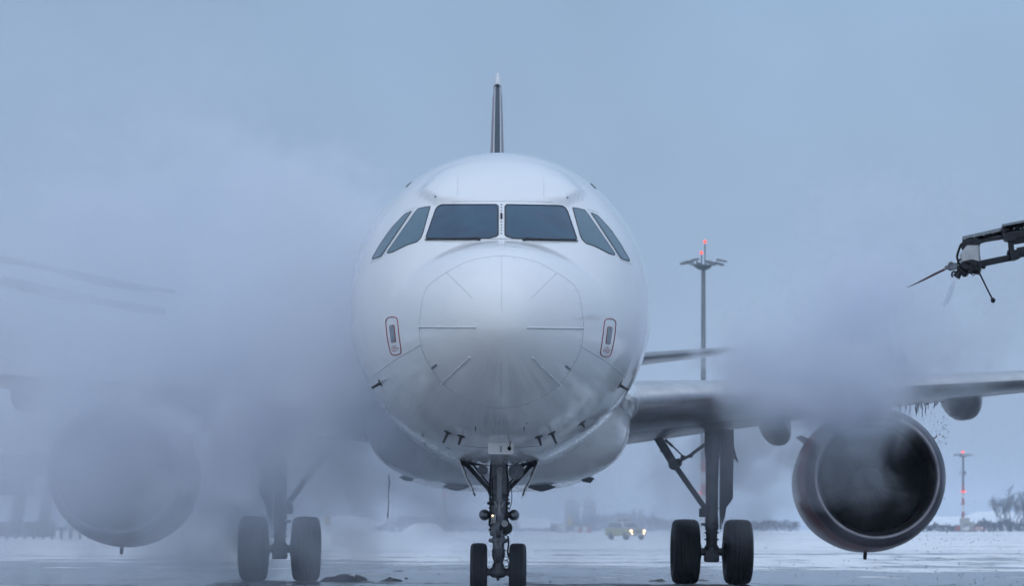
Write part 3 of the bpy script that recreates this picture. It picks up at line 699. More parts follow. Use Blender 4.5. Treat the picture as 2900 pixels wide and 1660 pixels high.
for s in (-1, 1):
    b_ = MB().ball(Q(.008 + s * .186, 1.13, -.05), (.062, .09, .066), 20, 14)
    b_.lathe([(.03, -.05), (.04, .0), (.045, .04)], Q(s * .13, 1.13, -.02), (s, 0, 0), 14)
    b_.lathe([(.066, .0), (.072, .02), (.066, .04)], Q(.008 + s * .186, 1.13, -.04), (0, 1, 0), 20)
    b_.build('steering_actuator', M['dome'], ng)
bx_ = MB().box(Q(-.064, 1.08, -.15), (.06, .05, .11), None, .004).build('control_box', M['gearlt'], ng)
MB().ball(Q(-.076, 1.121, -.18), .009, 10, 6).build('indicator_lamp', M['headlamp'], bx_)
MB().ball(Q(-.076, 1.05, -.178), .008, 8, 5).build('button', M['dark'], bx_)
b_ = MB().lathe([(.001, -.03), (.04, -.03), (.042, .02)], Q(.078, 1.02, -.17), (0, 1, 0), 24); b_.build('round_cap', M['gearlt'], ng)
MB().lathe([(.05, -.04), (.082, -.03), (.085, .06)], Q(.095, .965, -.10), (0, 1, 0), 24).build('swivel_valve', M['darkmetal'], ng)
# hoses
b_ = MB()
b_.tube(spline([Q(.12, 1.60, -.1), Q(.16, 1.45, -.12), Q(.165, 1.3, -.12), Q(.13, 1.18, -.13)], 6), .005, 6)
b_.build('hose', M['black'], ng); b_ = MB()
for k, (a, c, d) in enumerate(((.085, .125, .58), (.08, .14, .50), (.08, .12, .46))):
    b_.tube(spline([Q(a, d + .1, -.1), Q(c, d + .08, -.13), Q(c + .01, d, -.13), Q(a, d - .03, -.11)], 6), .005, 6)
b_.tube(spline([Q(.12, .86, -.1), Q(.13, .78, -.12), Q(.12, .66, -.12), Q(.13, .6, -.1)], 6), .011, 6)
b_.tube(spline([Q(.12, .84, -.1), Q(.06, .76, -.12), Q(.03, .70, -.13), Q(.05, .62, -.11)], 6), .005, 6)
b_.build('hose', M['black'], ng)
# lights
for (x, z, r_) in ((-.205, 1.70, .062), (.221, 1.685, .092)):
    h = MB().lathe([(r_ * 1.06, -.02), (r_ * 1.1, .02), (r_ * .85, .10), (r_ * .3, .14)], Q(x, z, -.10), (0, 1, 0), 28).build('landing_light', M['gear'], ng)
    MB().lathe([(r_ * .94, -.02), (r_ * 1.0, -.032), (r_ * 1.07, -.02), (r_ * 1.05, .0)], Q(x, z, -.10), (0, 1, 0), 32, False).build('bezel', M['gearlt'], h)
    MB().lathe([(.002, -.012), (r_ * .3, -.016), (r_ * .34, -.010), (r_ * .6, -.018), (r_ * .64, -.012), (r_ * .9, -.02), (r_ * .95, -.01), (r_ * .95, .01)], Q(x, z, -.10), (0, 1, 0), 32).build('lens', M['lens'], h)
# gear doors: curved panels hanging open
for s in (-1, 1):
    rr = []
    for k in range(7):
        u = k / 6; x = s * lerp(.50, .315, u) + s * .012 * math.sin(u * math.pi); z = lerp(1.83, 1.40, u)
        rr.append([Q(x, z, -.25 - .1 * u * 0), Q(x + s * .014, z, -.25), Q(x + s * .014, z, 1.0 - .15 * u), Q(x, z, 1.0 - .15 * u)])
    dd = MB().loft(rr).build('gear_door', M['paint'], ng)
    MB().loft([[Vector((p.x - s * (.018 + .014 * math.sin(i * 2.2)), p.y + (.04 if j in (0, 1) else -.05), p.z)) for j, p in enumerate(r_)] for i, r_ in enumerate(rr[1:])]).build('door_rib', M['gear'], dd)
    MB().bar(Q(s * .315, 1.405, -.24), Q(s * .30, 1.37, -.24), .02, .06).build('door_edge', M['darkmetal'], dd)
# ---- external power door with headset cable, just ahead of the nose gear
g_ = empty('power_panel', P(0.012, 2.30, 1.825), (0, 0, 0), plane)
d_ = MB().box((0, 0, .075), (.300, .022, .145), None, .0).v
MB().prism([Vector((x, 0, z)) for x, z in round_poly([(-.15, 0), (.15, 0), (.15, .142), (-.15, .142)], .2)], (0, .02, 0)).build('panel_door', M['paint'], g_, angle=30)
MB().box((0, -.004, .062), (.024, .006, .072), None, .0).build('latch', M['plate'], g_)
MB().ball((.098, -.02, .068), (.022, .022, .026), 14, 8).build('headset_plug', M['black'], g_)
MB().tube(spline([(.098, -.02, .09), (.112, -.02, .14), (.10, -.015, .17), (.085, -.01, .2)], 6), .005, 6).build('cable', M['black'], g_)
MB().box((.063, -.008, .172), (.03, .006, .045), None, .0).build('flag', M['orange'], g_)
MB().lathe([(.025, 0), (.012, .03)], (.045, -.0, .19), (0, -.3, -1), 12).build('socket', M['dark'], g_)

# ---- main gear
def main_gear(s):
    T = NG + 12.64
    g = empty('main_gear', P(s * 3.82, T, 0), (0, 0, 0), plane)
    q = lambda X, Z, dy=0.0: Vector((s * (X - 3.82), dy, Z))
    for k in (-.465, .465):
        w_ = wheel(plane, s * k, NG, .575, .575, .475, 'main_wheel'); w_.parent = g
        MB().lathe([(.15, -.10), (.2, -.09), (.2, .08), (.14, .1)], (s * k * .62, 0, .575), (1, 0, 0), 28).build('brake_unit', M['darkmetal'], w_)
    b_ = MB().lathe([(.11, .44), (.13, .5), (.13, .66), (.10, .70), (.10, .95), (.118, .97), (.118, 1.2), (.112, 1.25), (.115, 1.9), (.12, 2.2), (.14, 2.35), (.14, 3.0)], q(3.82, 0), (0, 0, 1), 28)
    b_.lathe([(.07, -.42), (.07, .42)], q(3.82, .575), (1, 0, 0), 20)
    b_.box(q(3.82, .50), (.26, .26, .22), None, .04)
    for z in (.78, .9, 1.02, 1.33): b_.lathe([(.125, 0), (.132, .015), (.125, .03)], q(3.82, z), (0, 0, 1), 20)
    b_.box(q(3.68, 1.06, -.05), (.10, .10, .05), None, .01)
    b_.box(q(3.66, 1.27), (.13, .14, .16), None, .02)
    b_.bar(q(3.78, .85, .2), q(3.80, .6, .35), .07, .06, .01); b_.bar(q(3.78, 1.1, .12), q(3.78, .85, .36), .07, .06, .01)
    b_.build('gear_leg', M['gear'], g)
    b_ = MB().bar(q(2.80, 2.68), q(3.14, 2.13), .15, .13, .03); b_.ball(q(3.14, 2.12), (.1, .09, .1), 14, 8)
    b_.bar(q(3.14, 2.13), q(3.72, 1.32), .095, .09, .02); b_.ball(q(3.22, 2.15), (.07, .07, .08), 12, 8)
    b_.box(q(2.93, 2.38), (.05, .1, .09), Matrix.Rotation(R(30) * s, 3, 'Y'), .01)
    b_.build('side_stay', M['gear'], g)
    b_ = MB().bar(q(3.22, 2.17), q(3.48, 2.31), .055, .06, .012); b_.bar(q(3.46, 2.31), q(3.80, 2.56), .06, .06, .012)
    b_.ball(q(3.30, 2.24), (.045, .05, .05), 10, 8); b_.ball(q(3.44, 2.28), (.04, .05, .04), 10, 8)
    b_.bar(q(2.98, 2.56), q(3.12, 2.44), .045, .05, .008); b_.tube([q(3.12, 2.44), q(3.30, 2.27)], .013, 8)
    b_.build('lock_stay', M['gear'], g)
    # leg door, outboard
    poly = [q(3.955, 2.75, -.06), q(4.19, 2.75, -.06), q(4.195, 2.5, -.06), q(4.185, 1.52, -.06), q(4.07, 1.36, -.06), q(4.05, 1.2, -.06), q(3.995, 1.05, -.06), q(3.965, 1.3, -.06)]
    MB().prism(poly, (0, .03, 0)).build('gear_door', M['gear'], g)
    MB().prism([q(4.18, 2.5, .05), q(4.20, 2.48, .05), q(4.29, 2.16, .05), q(4.18, 2.26, .05)], (0, .02, 0)).build('hinged_flap', M['gear'], g)
    MB().tube([q(3.955, 2.7, -.075), q(3.955, 1.3, -.08), q(3.975, .98, -.08)], .012, 6).build('brake_line', M['gearlt'], g)
    return g
main_gear(1); main_gear(-1)

# ================================================================ DE-ICING BOOMS
def boom_a():
    D = 34.0
    org_ = PX(2900, 700, D)
    e = empty('deicing_boom', org_, label='dark de-icing boom at the right, carrying a red lance and spray nozzle', category='boom', group='de-icing booms beside the airliner')
    def W(a, b_, dy=0.0):                 # close-up of the photograph (2500..2900, 600..900)
        v = PX(2500 + a * .2062, 600 + b_ * .2062, D) - org_; v.y += dy; return v
    # upper rail: two stages
    b_ = MB(); b_.bar(W(1098, 408), W(1660, 288), .09, .035, .004, up=(0, 1, 0))
    b_.bar(W(1100, 390, -.02), W(1660, 262, -.02), .10, .008, .002); b_.bar(W(1100, 428, -.02), W(1660, 310, -.02), .10, .008, .002)
    b_.bar(W(1640, 262), W(5960, -602), .12, .05, .004); b_.bar(W(1640, 240, -.02), W(5960, -624, -.02), .13, .010, .002)
    for a, c in ((1115, 386), (1245, 358), (1372, 330), (1502, 300), (1790, 240), (1880, 238), (1920, 230)): b_.ball(W(a, c, -.07), .012, 8, 5)
    b_.build('upper_rail', M['boomgrey'], e)
    b_ = MB(); b_.bar(W(1100, 452), W(1310, 418), .12, .055, .006); b_.prism([W(1230, 405, -.06), W(1640, 330, -.06), W(1640, 378, -.06), W(1430, 410, -.06), W(1330, 440, -.06), W(1330, 468, -.06), W(1230, 468, -.06)], (0, .12, 0))
    b_.bar(W(1700, 345), W(5750, -307.5), .12, .06, .006)
    b_.prism([W(1632, 300, -.08), W(1820, 290, -.08), W(1822, 385, -.08), W(1740, 410, -.08), W(1690, 408, -.08), W(1660, 372, -.08), W(1632, 370, -.08)], (0, .16, 0))
    b_.bar(W(1790, 400), W(5435, -207.5), .1, .035, .004)
    b_.build('lower_chord', M['darkmetal'], e)
    b_ = MB(); b_.prism([W(1622, 235, -.09), W(1640, 224, -.09), W(1660, 240, -.09), W(1655, 365, -.09), W(1628, 370, -.09)], (0, .18, 0)); b_.prism([W(1660, 245, -.06), W(1728, 240, -.06), W(1735, 250, -.06), W(1660, 285, -.06)], (0, .12, 0))
    b_.build('stop_bracket', M['darkmetal'], e)
    b_ = MB(); b_.bar(W(1755, 400), W(1768, 560), .07, .055, .005); b_.prism([W(1738, 540, -.09), W(1860, 520, -.09), W(1865, 650, -.09), W(1820, 668, -.09), W(1745, 672, -.09)], (0, .18, 0))
    b_.ball(W(1727, 545), .02, 8, 5); b_.ball(W(1724, 575), .024, 8, 5); b_.bar(W(1715, 575), W(1745, 578), .02, .02)
    b_.build('vertical_post', M['darkmetal'], e)
    b_ = MB(); b_.bar(W(1340, 715), W(1745, 632), .085, .07, .008); b_.build('lower_arm', M['darkmetal'], e)
    b_ = MB(); b_.bar(W(1850, 572), W(5225, -89.5), .12, .12, .012); b_.bar(W(1830, 515, -.05), W(5295, -137.5, -.05), .03, .012); b_.build('lower_sleeve', M['darkmetal'], e)
    b_ = MB(); b_.prism([W(1145, 470, -.10), W(1305, 470, -.10), W(1310, 690, -.10), W(1215, 662, -.10), W(1080, 690, -.10), W(1072, 580, -.10), W(1110, 510, -.10)], (0, .2, 0))
    bb = b_.build('control_housing', M['boomwhite'], e, angle=20)
    MB().bar(W(1302, 470, -.11), W(1312, 690, -.11), .012, .02).build('edge_strip', M['boomgrey'], bb)
    # manifold of valves and hoses
    b_ = MB()
    b_.prism([W(1085, 690, -.09), W(1210, 664, -.09), W(1345, 690, -.09), W(1355, 745, -.09), W(1240, 790, -.09), W(1100, 800, -.09), W(1050, 750, -.09)], (0, .18, 0))
    b_.lathe([(.035, -.09), (.045, 0), (.035, .09)], W(1130, 850), (.3, 1, .2), 14); b_.lathe([(.03, -.08), (.03, .08)], W(1185, 820), (0, 1, 0), 12)
    b_.bar(W(1020, 765), W(1090, 760), .06, .06, .008); b_.bar(W(1100, 800), W(1340, 780), .05, .07, .008)
    b_.bar(W(1340, 765), W(1400, 762), .02, .03); b_.ball(W(1160, 700, -.1), .03, 8, 6); b_.ball(W(1250, 740, -.1), .035, 8, 6)
    b_.tube([W(1360, 775), W(1400, 775), W(1408, 758), W(1400, 742)], .01, 6)
    b_.bar(W(1315, 570, .0), W(1330, 690, .0), .03, .04)
    for k in range(5): b_.ball(W(1318 + 3 * k, 560 + 26 * k, 0), .016, 8, 5)
    rn = random.Random(3)
    for k in range(26): b_.ball(W(rn.uniform(1060, 1340), rn.uniform(735, 835), rn.uniform(-.1, .08)), rn.uniform(.012, .032), 8, 5)
    b_.build('valve_manifold', M['darkmetal'], e)
    b_ = MB()
    def ring3(cx, cy_, r_): return [W(cx + r_ * math.cos(2 * math.pi * k / 16), cy_ + r_ * math.sin(2 * math.pi * k / 16), -.03) for k in range(17)]
    for cx, cy_, r_ in ((1293, 818, 22), (1238, 858, 20), (1330, 803, 16)): b_.tube(ring3(cx, cy_, r_), .006, 6)
    b_.tube(spline([W(1105, 440), W(1075, 450), W(1040, 540), W(1022, 620), W(1040, 690), W(1060, 735)], 8), .016, 8)
    b_.tube(spline([W(1110, 460), W(1085, 470), W(1100, 520)], 8), .012, 8)
    b_.tube(spline([W(1070, 650), W(1045, 670), W(1030, 700), W(1015, 730)], 8), .012, 8)
    b_.tube(spline([W(1000, 820), W(960, 830), W(948, 870), W(962, 900)], 8), .012, 8)
    b_.build('hose_bundle', M['black'], e)
    b_ = MB(); b_.bar(W(905, 765), W(1010, 745), .09, .08, .01); b_.prism([W(905, 745, -.05), W(1000, 705, -.05), W(1020, 750, -.05), W(960, 805, -.05), W(900, 790, -.05)], (0, .1, 0))
    b_.lathe([(.035, -.04), (.04, 0), (.035, .04)], W(935, 725), (0, 1, 0), 16); b_.lathe([(.022, -.04), (.03, 0), (.022, .04)], W(878, 765), (0, 1, 0), 14)
    b_.build('lance_head', M['gear'], e)
    MB().tube([W(890, 775), W(840, 795)], [.012, .012], 8).build('lance_ferrule', M['chrome'], e)
    MB().tube([W(850, 790), W(700, 862), W(560, 935), W(430, 998), W(330, 1042)], [.016, .015, .012, .007, .0025], 8).build('feeler_lance', M['lance'], e)
    MB().tube([W(1318, 820), W(1400, 990), W(1500, 1190)], [.012, .011, .011], 8).build('drop_rod', M['black'], e)
    MB().ball(W(1514, 1216), (.032, .032, .036), 14, 10).build('rod_ball', M['black'], e)
    b_ = MB().tube([W(1080, 800), W(1040, 850), W(1010, 895)], [.05, .045, .055], 14); b_.tube([W(1000, 860), W(985, 880)], .02, 8); b_.build('spray_nozzle', M['darkmetal'], e)
    return e
boom_a()
eb = empty('deicing_boom', PX(-60, 770, 52), label='long de-icing boom of two slender arms, barely visible in the mist left of the airliner', category='boom', group='de-icing booms beside the airliner')
def WB(px, py, dy=0): v = PX(px, py, 52) - eb.location; v.y += dy; return v
b_ = MB(); b_.bar(WB(-1500, 534), WB(80, 746), .13, .12, .02); b_.bar(WB(80, 748), WB(330, 800), .12, .17, .02); b_.bar(WB(300, 795), WB(500, 828), .08, .12, .015); b_.tube([WB(180, 778), WB(300, 806), WB(420, 824)], .04, 8)
b_.build('upper_arm', M['gear'], eb)
b_ = MB(); b_.bar(WB(-1500, 612), WB(70, 805), .2, .24, .03); b_.bar(WB(60, 808), WB(260, 852), .22, .26, .02); b_.bar(WB(250, 850), WB(470, 886), .15, .22, .02)
b_.build('lower_arm', M['gear'], eb)

# ================================================================ MASTS
def floodmast(D, px, top_py, bands, label, platform, base=True, px_w=0.5, head=1.0):
    base_p = PX(px, 1500, D); base_p.z = 0
    e = empty('floodlight_mast', base_p, label=label, category='mast', group='tall floodlight masts around the apron')
    H = CAM_H + (1500 - top_py) / FPX * D
    zf = lambda py: CAM_H + (1500 - py) / FPX * D
    bb = [H] + [zf(p) for p, _ in bands] + [0.0]
    mats = [platform] + [m for _, m in bands]
    rr = lambda z: lerp(px_w * .62, px_w * .42, z / H)
    for i in range(len(mats)):
        MB().lathe([(rr(bb[i + 1]), bb[i + 1]), (rr(bb[i]), bb[i])], (0, 0, 0), (0, 0, 1), 16).build('mast_section', mats[i], e)
    h = MB(); h.lathe([(.6 * head, H - .3), (1.1 * head, H - .1), (1.1 * head, H + .15), (.7 * head, H + .2)], (0, 0, 0), (0, 0, 1), 16); h.build('head_frame', M['mast'], e)
    f = MB()
    for k in range(8):
        a = 2 * math.pi * (k + .35) / 8; L = head * 1.0
        d = Vector((math.cos(a), math.sin(a), 0)); r1 = 1.7 + (.5 if k % 2 else 0)
        f.bar(Vector((0, 0, H)) + d * .9 * L, Vector((0, 0, H + .55 * L)) + d * r1 * L, .12, .12)
        c_ = Vector((0, 0, H + (.75 if k % 2 else .5) * L)) + d * (r1 + .65) * L
        x = Vector((-d.y, d.x, 0)); rot = Matrix((d, x, Vector((0, 0, 1)))).transposed() @ Matrix.Rotation(R(14), 3, 'Y')
        f.box(c_, (1.4 * L, .8 * L, .28 * L), rot, .06)
    f.build('floodlight', M['mastgrey'], e)
    return e, H, rr, zf
e, H, rr, zf = floodmast(262, 1992, 756, [(1108, M['mastgrey']), (1308, M['mred']), (1338, M['mwhite']), (1371, M['mred']), (1404, M['mwhite'])],
    'tall grey floodlight mast beside the fuselage, two red lamps on its top', M['mastgrey'], px_w=.52, head=.72)
a_ = MB(); a_.tube([(-.18, 0, H), (-.18, 0, H + 1.3)], .05, 6); a_.tube([(.16, 0, H), (.16, 0, H + 2.4)], .05, 6); a_.build('lamp_rod', M['mast'], e)
MB().ball((-.18, 0, H + 1.45), .17, 12, 8).build('red_lamp', M['redlamp'], e); MB().ball((.16, 0, H + 2.6), .17, 12, 8).build('red_lamp', M['redlamp'], e)
MB().ball((-.35, -.3, zf(1397)), .13, 12, 8).build('red_lamp', M['redlamp'], e)
Yp = lambda zy: 1250 + zy * .206
e, H, rr, zf = floodmast(900, 2727.5, Yp(215), [(Yp(595), M['mred']), (Yp(718), M['mwhite']), (Yp(787), M['mred']), (Yp(876), M['mwhite']), (Yp(975), M['mred']), (Yp(1062), M['conc'])],
    'distant red and white banded floodlight mast with red lamps, right of the engine', M['mast'], px_w=.85, head=1.0)
MB().tube([(-.1, 0, H), (-.1, 0, H + 1.2)], .2, 8).build('lamp_rod', M['mast'], e)
MB().ball((-.1, 0, H + 1.6), .52, 12, 8).build('red_lamp', M['redlamp'], e)
for dx, dz in ((-.75, 0), (0, -.1), (.35, .0), (.75, .1)): MB().ball((dx, -.4, zf(Yp(697)) + dz), .3, 10, 6).build('red_lamp', M['redlamp'], e)
a_ = MB(); a_.box((-1.1, 0, zf(Yp(445))), (.25, .3, 1.3)); a_.box((.8, 0, zf(Yp(440))), (.5, .3, 1.4)); a_.bar((-1.1, 0, zf(Yp(430))), (.8, 0, zf(Yp(430))), .1, .1)
a_.box((0, 0, zf(Yp(868))), (1.7, .7, .2)); a_.build('side_antenna', M['mast'], e)
e, H, rr, zf = floodmast(1000, 1258.5, 1296, [(1365, M['mred']), (1425, M['mwhite']), (1450, M['mred']), (1470, M['conc'])],
    'faint red banded floodlight mast under the belly, left of the nose gear', M['mast'], px_w=.9, head=1.0)
MB().ball((0, 0, H + 1.6), .5, 12, 8).build('red_lamp', M['redlamp'], e)
for dx, rr_ in ((-1.1, .25), (-.4, .25), (.9, .42)): MB().ball((dx, -.4, zf(1404)), rr_, 10, 6).build('red_lamp', M['redlamp'], e)

# ================================================================ FAR BACKGROUND
def blk(px0, px1, py0, D, depth, name, m, parent=None, bev=0.0, **kw):
    a = PX(px0, py0, D); b_ = PX(px1, py0, D)
    return MB().box(((a.x + b_.x) / 2, D + depth / 2, a.z / 2), (b_.x - a.x, depth, a.z), None, bev).build(name, m, parent, **kw)
def hut(px0, px1, py, D, label):
    a = PX(px0, py, D); b_ = PX(px1, py, D); wx = b_.x - a.x
    e = empty('utility_hut', ((a.x + b_.x) / 2, D, 0), label=label, category='hut')
    MB().box((0, 1.2, a.z / 2), (wx, 2.4, a.z), None, .05).build('wall', M['conc'], e)
    MB().box((0, 1.2, a.z + .08), (wx + .3, 2.8, .16)).build('roof', M['snow'], e)
    MB().box((wx * .1, -.03, a.z * .3), (wx * .35, .05, a.z * .55)).build('door', M['gear'], e)
hut(2721.5, 2746, Yp(1062), 893, 'tall pale concrete hut at the foot of the right banded mast')
hut(2748, 2760, Yp(1115), 893, 'small low pale hut beside the tall concrete hut under the right mast')
hut(1244, 1266, 1462, 990, 'pale hut under the faint mast seen left of the nose gear')

# snow hills
def hill(pts, D, name, depth=120):
    rows = []; pts = spline(pts, 8)
    for k in range(7):
        f = math.sin(math.pi * k / 6)**.7; row = []
        for i, (px, py) in enumerate(pts):
            p = PX(px, py, D); z = p.z * f + noise.noise(Vector((p.x * .05, k * .7, 3))) * .5 * f
            row.append(Vector((p.x * (1 + (k - 3) * depth / 6 / D), D + (k - 3) * depth / 6, max(-.3, z if f > .01 else -.3))))
        rows.append(row)
    return MB().loft(rows, closed=False, cap0=False, cap1=False).build(name, M['snow'], None, kind='structure')
hill([(2560, 1490), (2620, 1468), (2650, 1463), (2700, 1464), (2740, 1462), (2762, 1452), (2800, 1450), (2830, 1447), (2870, 1452), (2910, 1448), (3000, 1455)], 1500, 'hills', 300)
hill([(860, 1470), (960, 1462), (1020, 1464), (1060, 1475), (1120, 1492), (1150, 1498)], 1300, 'hills', 200)
hill([(1140, 1504), (1160, 1492), (1180, 1483), (1210, 1481), (1235, 1486), (1250, 1498), (1256, 1504)], 820, 'snow_bank', 30)
hill([(1290, 1500), (1340, 1484), (1400, 1474), (1440, 1468), (1500, 1470), (1560, 1474), (1590, 1482), (1605, 1500)], 1200, 'snow_bank', 120)

# bushes: leafless scrub as masses of small twig faces
def scrub(pts, D, depth, label, dens=1.0, seed=1):
    rn = random.Random(seed); vs = []; fs = []
    pts = spline(pts, 6); s = D / FPX
    for i in range(len(pts) - 1):
        (x0, y0), (x1, y1) = pts[i], pts[i + 1]
        area = abs(x1 - x0) * s * max(.5, (1505 - (y0 + y1) / 2) * s); cnt = int(area * 22 * dens)
        for _ in range(cnt):
            u = rn.random(); px = lerp(x0, x1, u); top = (1500 - lerp(y0, y1, u)) * s + CAM_H
            h = top * (.82 + .45 * noise.noise(Vector((px * .09, 0, seed))) + .35 * noise.noise(Vector((px * .31, 5, seed)))) * (rn.random()**.55)
            c_ = Vector(((px - 1450) * s, D + rn.uniform(-depth, depth), h))
            dr = Vector((rn.gauss(0, .5), rn.gauss(0, .5), 1)).normalized(); L = rn.uniform(.5, 1.5); w_ = rn.uniform(.08, .24)
            sd_ = dr.cross(Vector((rn.gauss(0, 1), rn.gauss(0, 1), .1))).normalized() * w_
            k = len(vs); vs += [c_ - sd_ - dr * L / 2, c_ + sd_ - dr * L / 2, c_ + dr * L / 2]; fs.append((k, k + 1, k + 2))
    b_ = MB(); b_.v = vs; b_.f = fs
    return b_.build('scrub', M['brush'], None, smooth=False, kind='stuff', label=label, category='bushes')
scrub([(2595, 1490), (2625, 1484), (2660, 1483), (2700, 1486), (2722, 1487)], 905, 6, 'dark low hedge of bare bushes between the engine and the right mast', 1, 2)
scrub([(2752, 1486), (2762, 1477), (2785, 1470), (2810, 1472), (2828, 1476), (2845, 1468), (2870, 1472), (2880, 1486), (2892, 1472), (2930, 1468)], 915, 7, 'dark bare bushes below the leafless trees at the right edge', 1, 3)
scrub([(1060, 1496), (1090, 1478), (1120, 1464), (1150, 1454), (1165, 1450), (1185, 1460), (1230, 1462), (1300, 1455), (1330, 1462), (1400, 1470), (1470, 1466)], 1080, 10, 'dim bush mass behind the snow bank left of the nose gear', .7, 4)
scrub([(1560, 1480), (1600, 1476), (1660, 1462), (1720, 1450), (1780, 1445), (1840, 1455), (1900, 1468), (1990, 1478), (2060, 1466), (2120, 1474), (2180, 1470), (2260, 1476)], 1000, 10, 'hazy bush line behind the yellow service car and the main wheels', .7, 5)
scrub([(1100, 1500), (1180, 1497), (1290, 1496), (1400, 1495), (1500, 1494), (1590, 1495)], 860, 4, 'thin low strip of dry growth along the far edge of the snow field', .5, 6)

# leafless trees
def tree(px, py, D, spread, label, seed):
    rn = random.Random(seed); base = PX(px, 1500, D); base.z = 0; Ht = CAM_H + (1500 - py) / FPX * D
    e = empty('bare_tree', base, label=label, category='tree', group='bare trees at the right edge')
    tr = MB(); cr = MB()
    def grow(p, d, L, r_, lev):
        pts = [p]; q_ = p
        for k in range(4):
            d = (d + Vector((rn.gauss(0, .10), rn.gauss(0, .10), .07))).normalized(); q_ = q_ + d * L / 4; pts.append(q_)
        (tr if lev == 0 else cr).tube(pts, [lerp(r_, r_ * .55, k / 4) for k in range(5)], 5 if lev < 3 else 3, False)
        if lev >= 5: return
        r_ = max(r_, .06)
        for k in range(3 if lev < 4 else 4):
            a = rn.uniform(0, 2 * math.pi); s_ = rn.uniform(.25, .62) * spread
            nd = (d + Vector((math.cos(a) * s_, math.sin(a) * s_, rn.uniform(-.05, .2)))).normalized()
            grow(pts[rn.choice((2, 3, 4))], nd, L * rn.uniform(.62, .86), r_ * .58, lev + 1)
    for k in range(2): grow(Vector((k * .4 - .2, 0, 0)), Vector((rn.uniform(-.2, .2), 0, 1)), Ht * .36, .2, 0)
    tr.build('trunk', M['bark'], e); o = cr.build('crown', M['bark'], e)
for (px, py, sp_, lb, sd_) in ((2862, 1398, 1.05, 'tallest bare tree, with forked trunk, right of the banded mast', 11), (2832, 1412, 1.15, 'shorter spreading bare tree nearest the banded mast on its right', 12),
        (2884, 1402, .95, 'slim bare tree between the tallest tree and the picture edge', 13), (2905, 1408, 1.0, 'bare tree half cut by the right picture edge', 14)):
    tree(px, py, 925, sp_, lb, sd_)

# storage towers in the haze
for i, (x0, x1, sx, lb) in enumerate(((1601, 1641, 1621, 'hazy grey tower block with a spike on its roof, left one of the pair'), (1652, 1690, 1672, 'hazy grey tower block, right of the pair behind the barrier'))):
    D = 1150; a = PX(x0, 1423, D); b_ = PX(x1, 1423, D); wx = b_.x - a.x
    e = empty('tower_block', ((a.x + b_.x) / 2, D, 0), label=lb, category='building', group='two tower blocks in the haze')
    MB().box((0, 3, a.z / 2), (wx, 6, a.z), None, .1).build('wall', M['tower'], e)
    MB().prism([(-wx * .42, 1, a.z), (wx * .3, 1, a.z), (wx * .3, 1, a.z + 1.0), (-wx * .42, 1, a.z + 1.0)], (0, 3, 0)).build('roof', M['tower'], e)
    MB().tube([(0, 2, a.z + 1.4), (0, 2, a.z + 3.4)], .35, 8).build('roof_spike', M['tower'], e)
    wn = MB()
    for k in range(4): wn.box((wx * .1, -.03, 2 + k * 2.3), (wx * .5, .08, 1.0))
    wn.build('window_band', M['dark'], e)

# red and white barriers
for i, (x0, x1, m_) in enumerate(((1626, 1638, 'mwhite'), (1638.5, 1649, 'mred'), (1651, 1663, 'mwhite'), (1664, 1675.5, 'mred'))):
    D = 640; a = PX(x0, 1493, D); b_ = PX(x1, 1493, D); wx = b_.x - a.x; h = a.z
    lab = {0: 'white plastic barrier block at the left end of the barrier row', 1: 'red plastic barrier block second from the left in the row', 2: 'white plastic barrier block between two red ones', 3: 'red plastic barrier block at the right end of the barrier row'}[i]
    MB().prism([(-wx / 2, -.3, 0), (wx / 2, -.3, 0), (wx / 2, -.25, .3), (wx / 2 * .92, -.12, h), (-wx / 2 * .92, -.12, h), (-wx / 2, -.25, .3)], (0, .5, 0)).build('barrier', M[m_], None, label=lab, category='barrier', group='red and white barrier row').location = ((a.x + b_.x) / 2, D, 0)
def board(px, py0, py1, wpx, D, label):
    a = PX(px, py0, D); s = D / FPX; e = empty('sign_board', (a.x, D, 0), label=label, category='sign')
    z1 = a.z; z0 = max(.3, CAM_H + (1500 - py1) * s); wd = wpx * s
    MB().box((0, 0, (z0 + z1) / 2), (wd, .15, z1 - z0), None, .03).build('panel', M['yellowsign'], e)
    p_ = MB(); p_.box((-wd * .35, .1, z0 / 2), (.12, .12, z0)); p_.box((wd * .35, .1, z0 / 2), (.12, .12, z0)); p_.build('post', M['gear'], e)
board(1614, 1469, 1491, 15, 650, 'yellow board standing left of the red and white barriers')
board(927, 1466, 1489, 13, 560, 'faded yellow board in the mist, right of the left main wheels')
e = empty('white_container', (PX(1590, 1500, 660).x, 660, 0), label='small white container between the snow bank and the yellow board', category='container')
a = PX(1590, 1484, 660); MB().box((0, 1, a.z / 2), (2.4, 2, a.z), None, .04).build('body', M['mwhite'], e); MB().box((-.8, -.03, a.z * .4), (.5, .05, a.z * .6)).build('door', M['gear'], e)
for i, (px, py, lb) in enumerate(((1518, 1508, 'bright small red edge light right of the nose wheels'), (1588, 1509, 'dim red edge light left of the service car'), (1660, 1508, 'dim red edge light in front of the barrier row'), (995, 1505, 'faint orange-red edge light right of the left main wheels'))):
    D = 430; p = PX(px, py, D); e = empty('edge_light', (p.x, D, 0), label=lb, category='ground light', group='red edge lights on the snow')
    MB().lathe([(.10, 0), (.08, .12), (.05, .2)], (0, 0, 0), (0, 0, 1), 12).build('base', M['dark'], e)
    MB().ball((0, 0, .27), (.10 if i == 0 else .06), 10, 8).build('lamp', M['redlamp'], e)

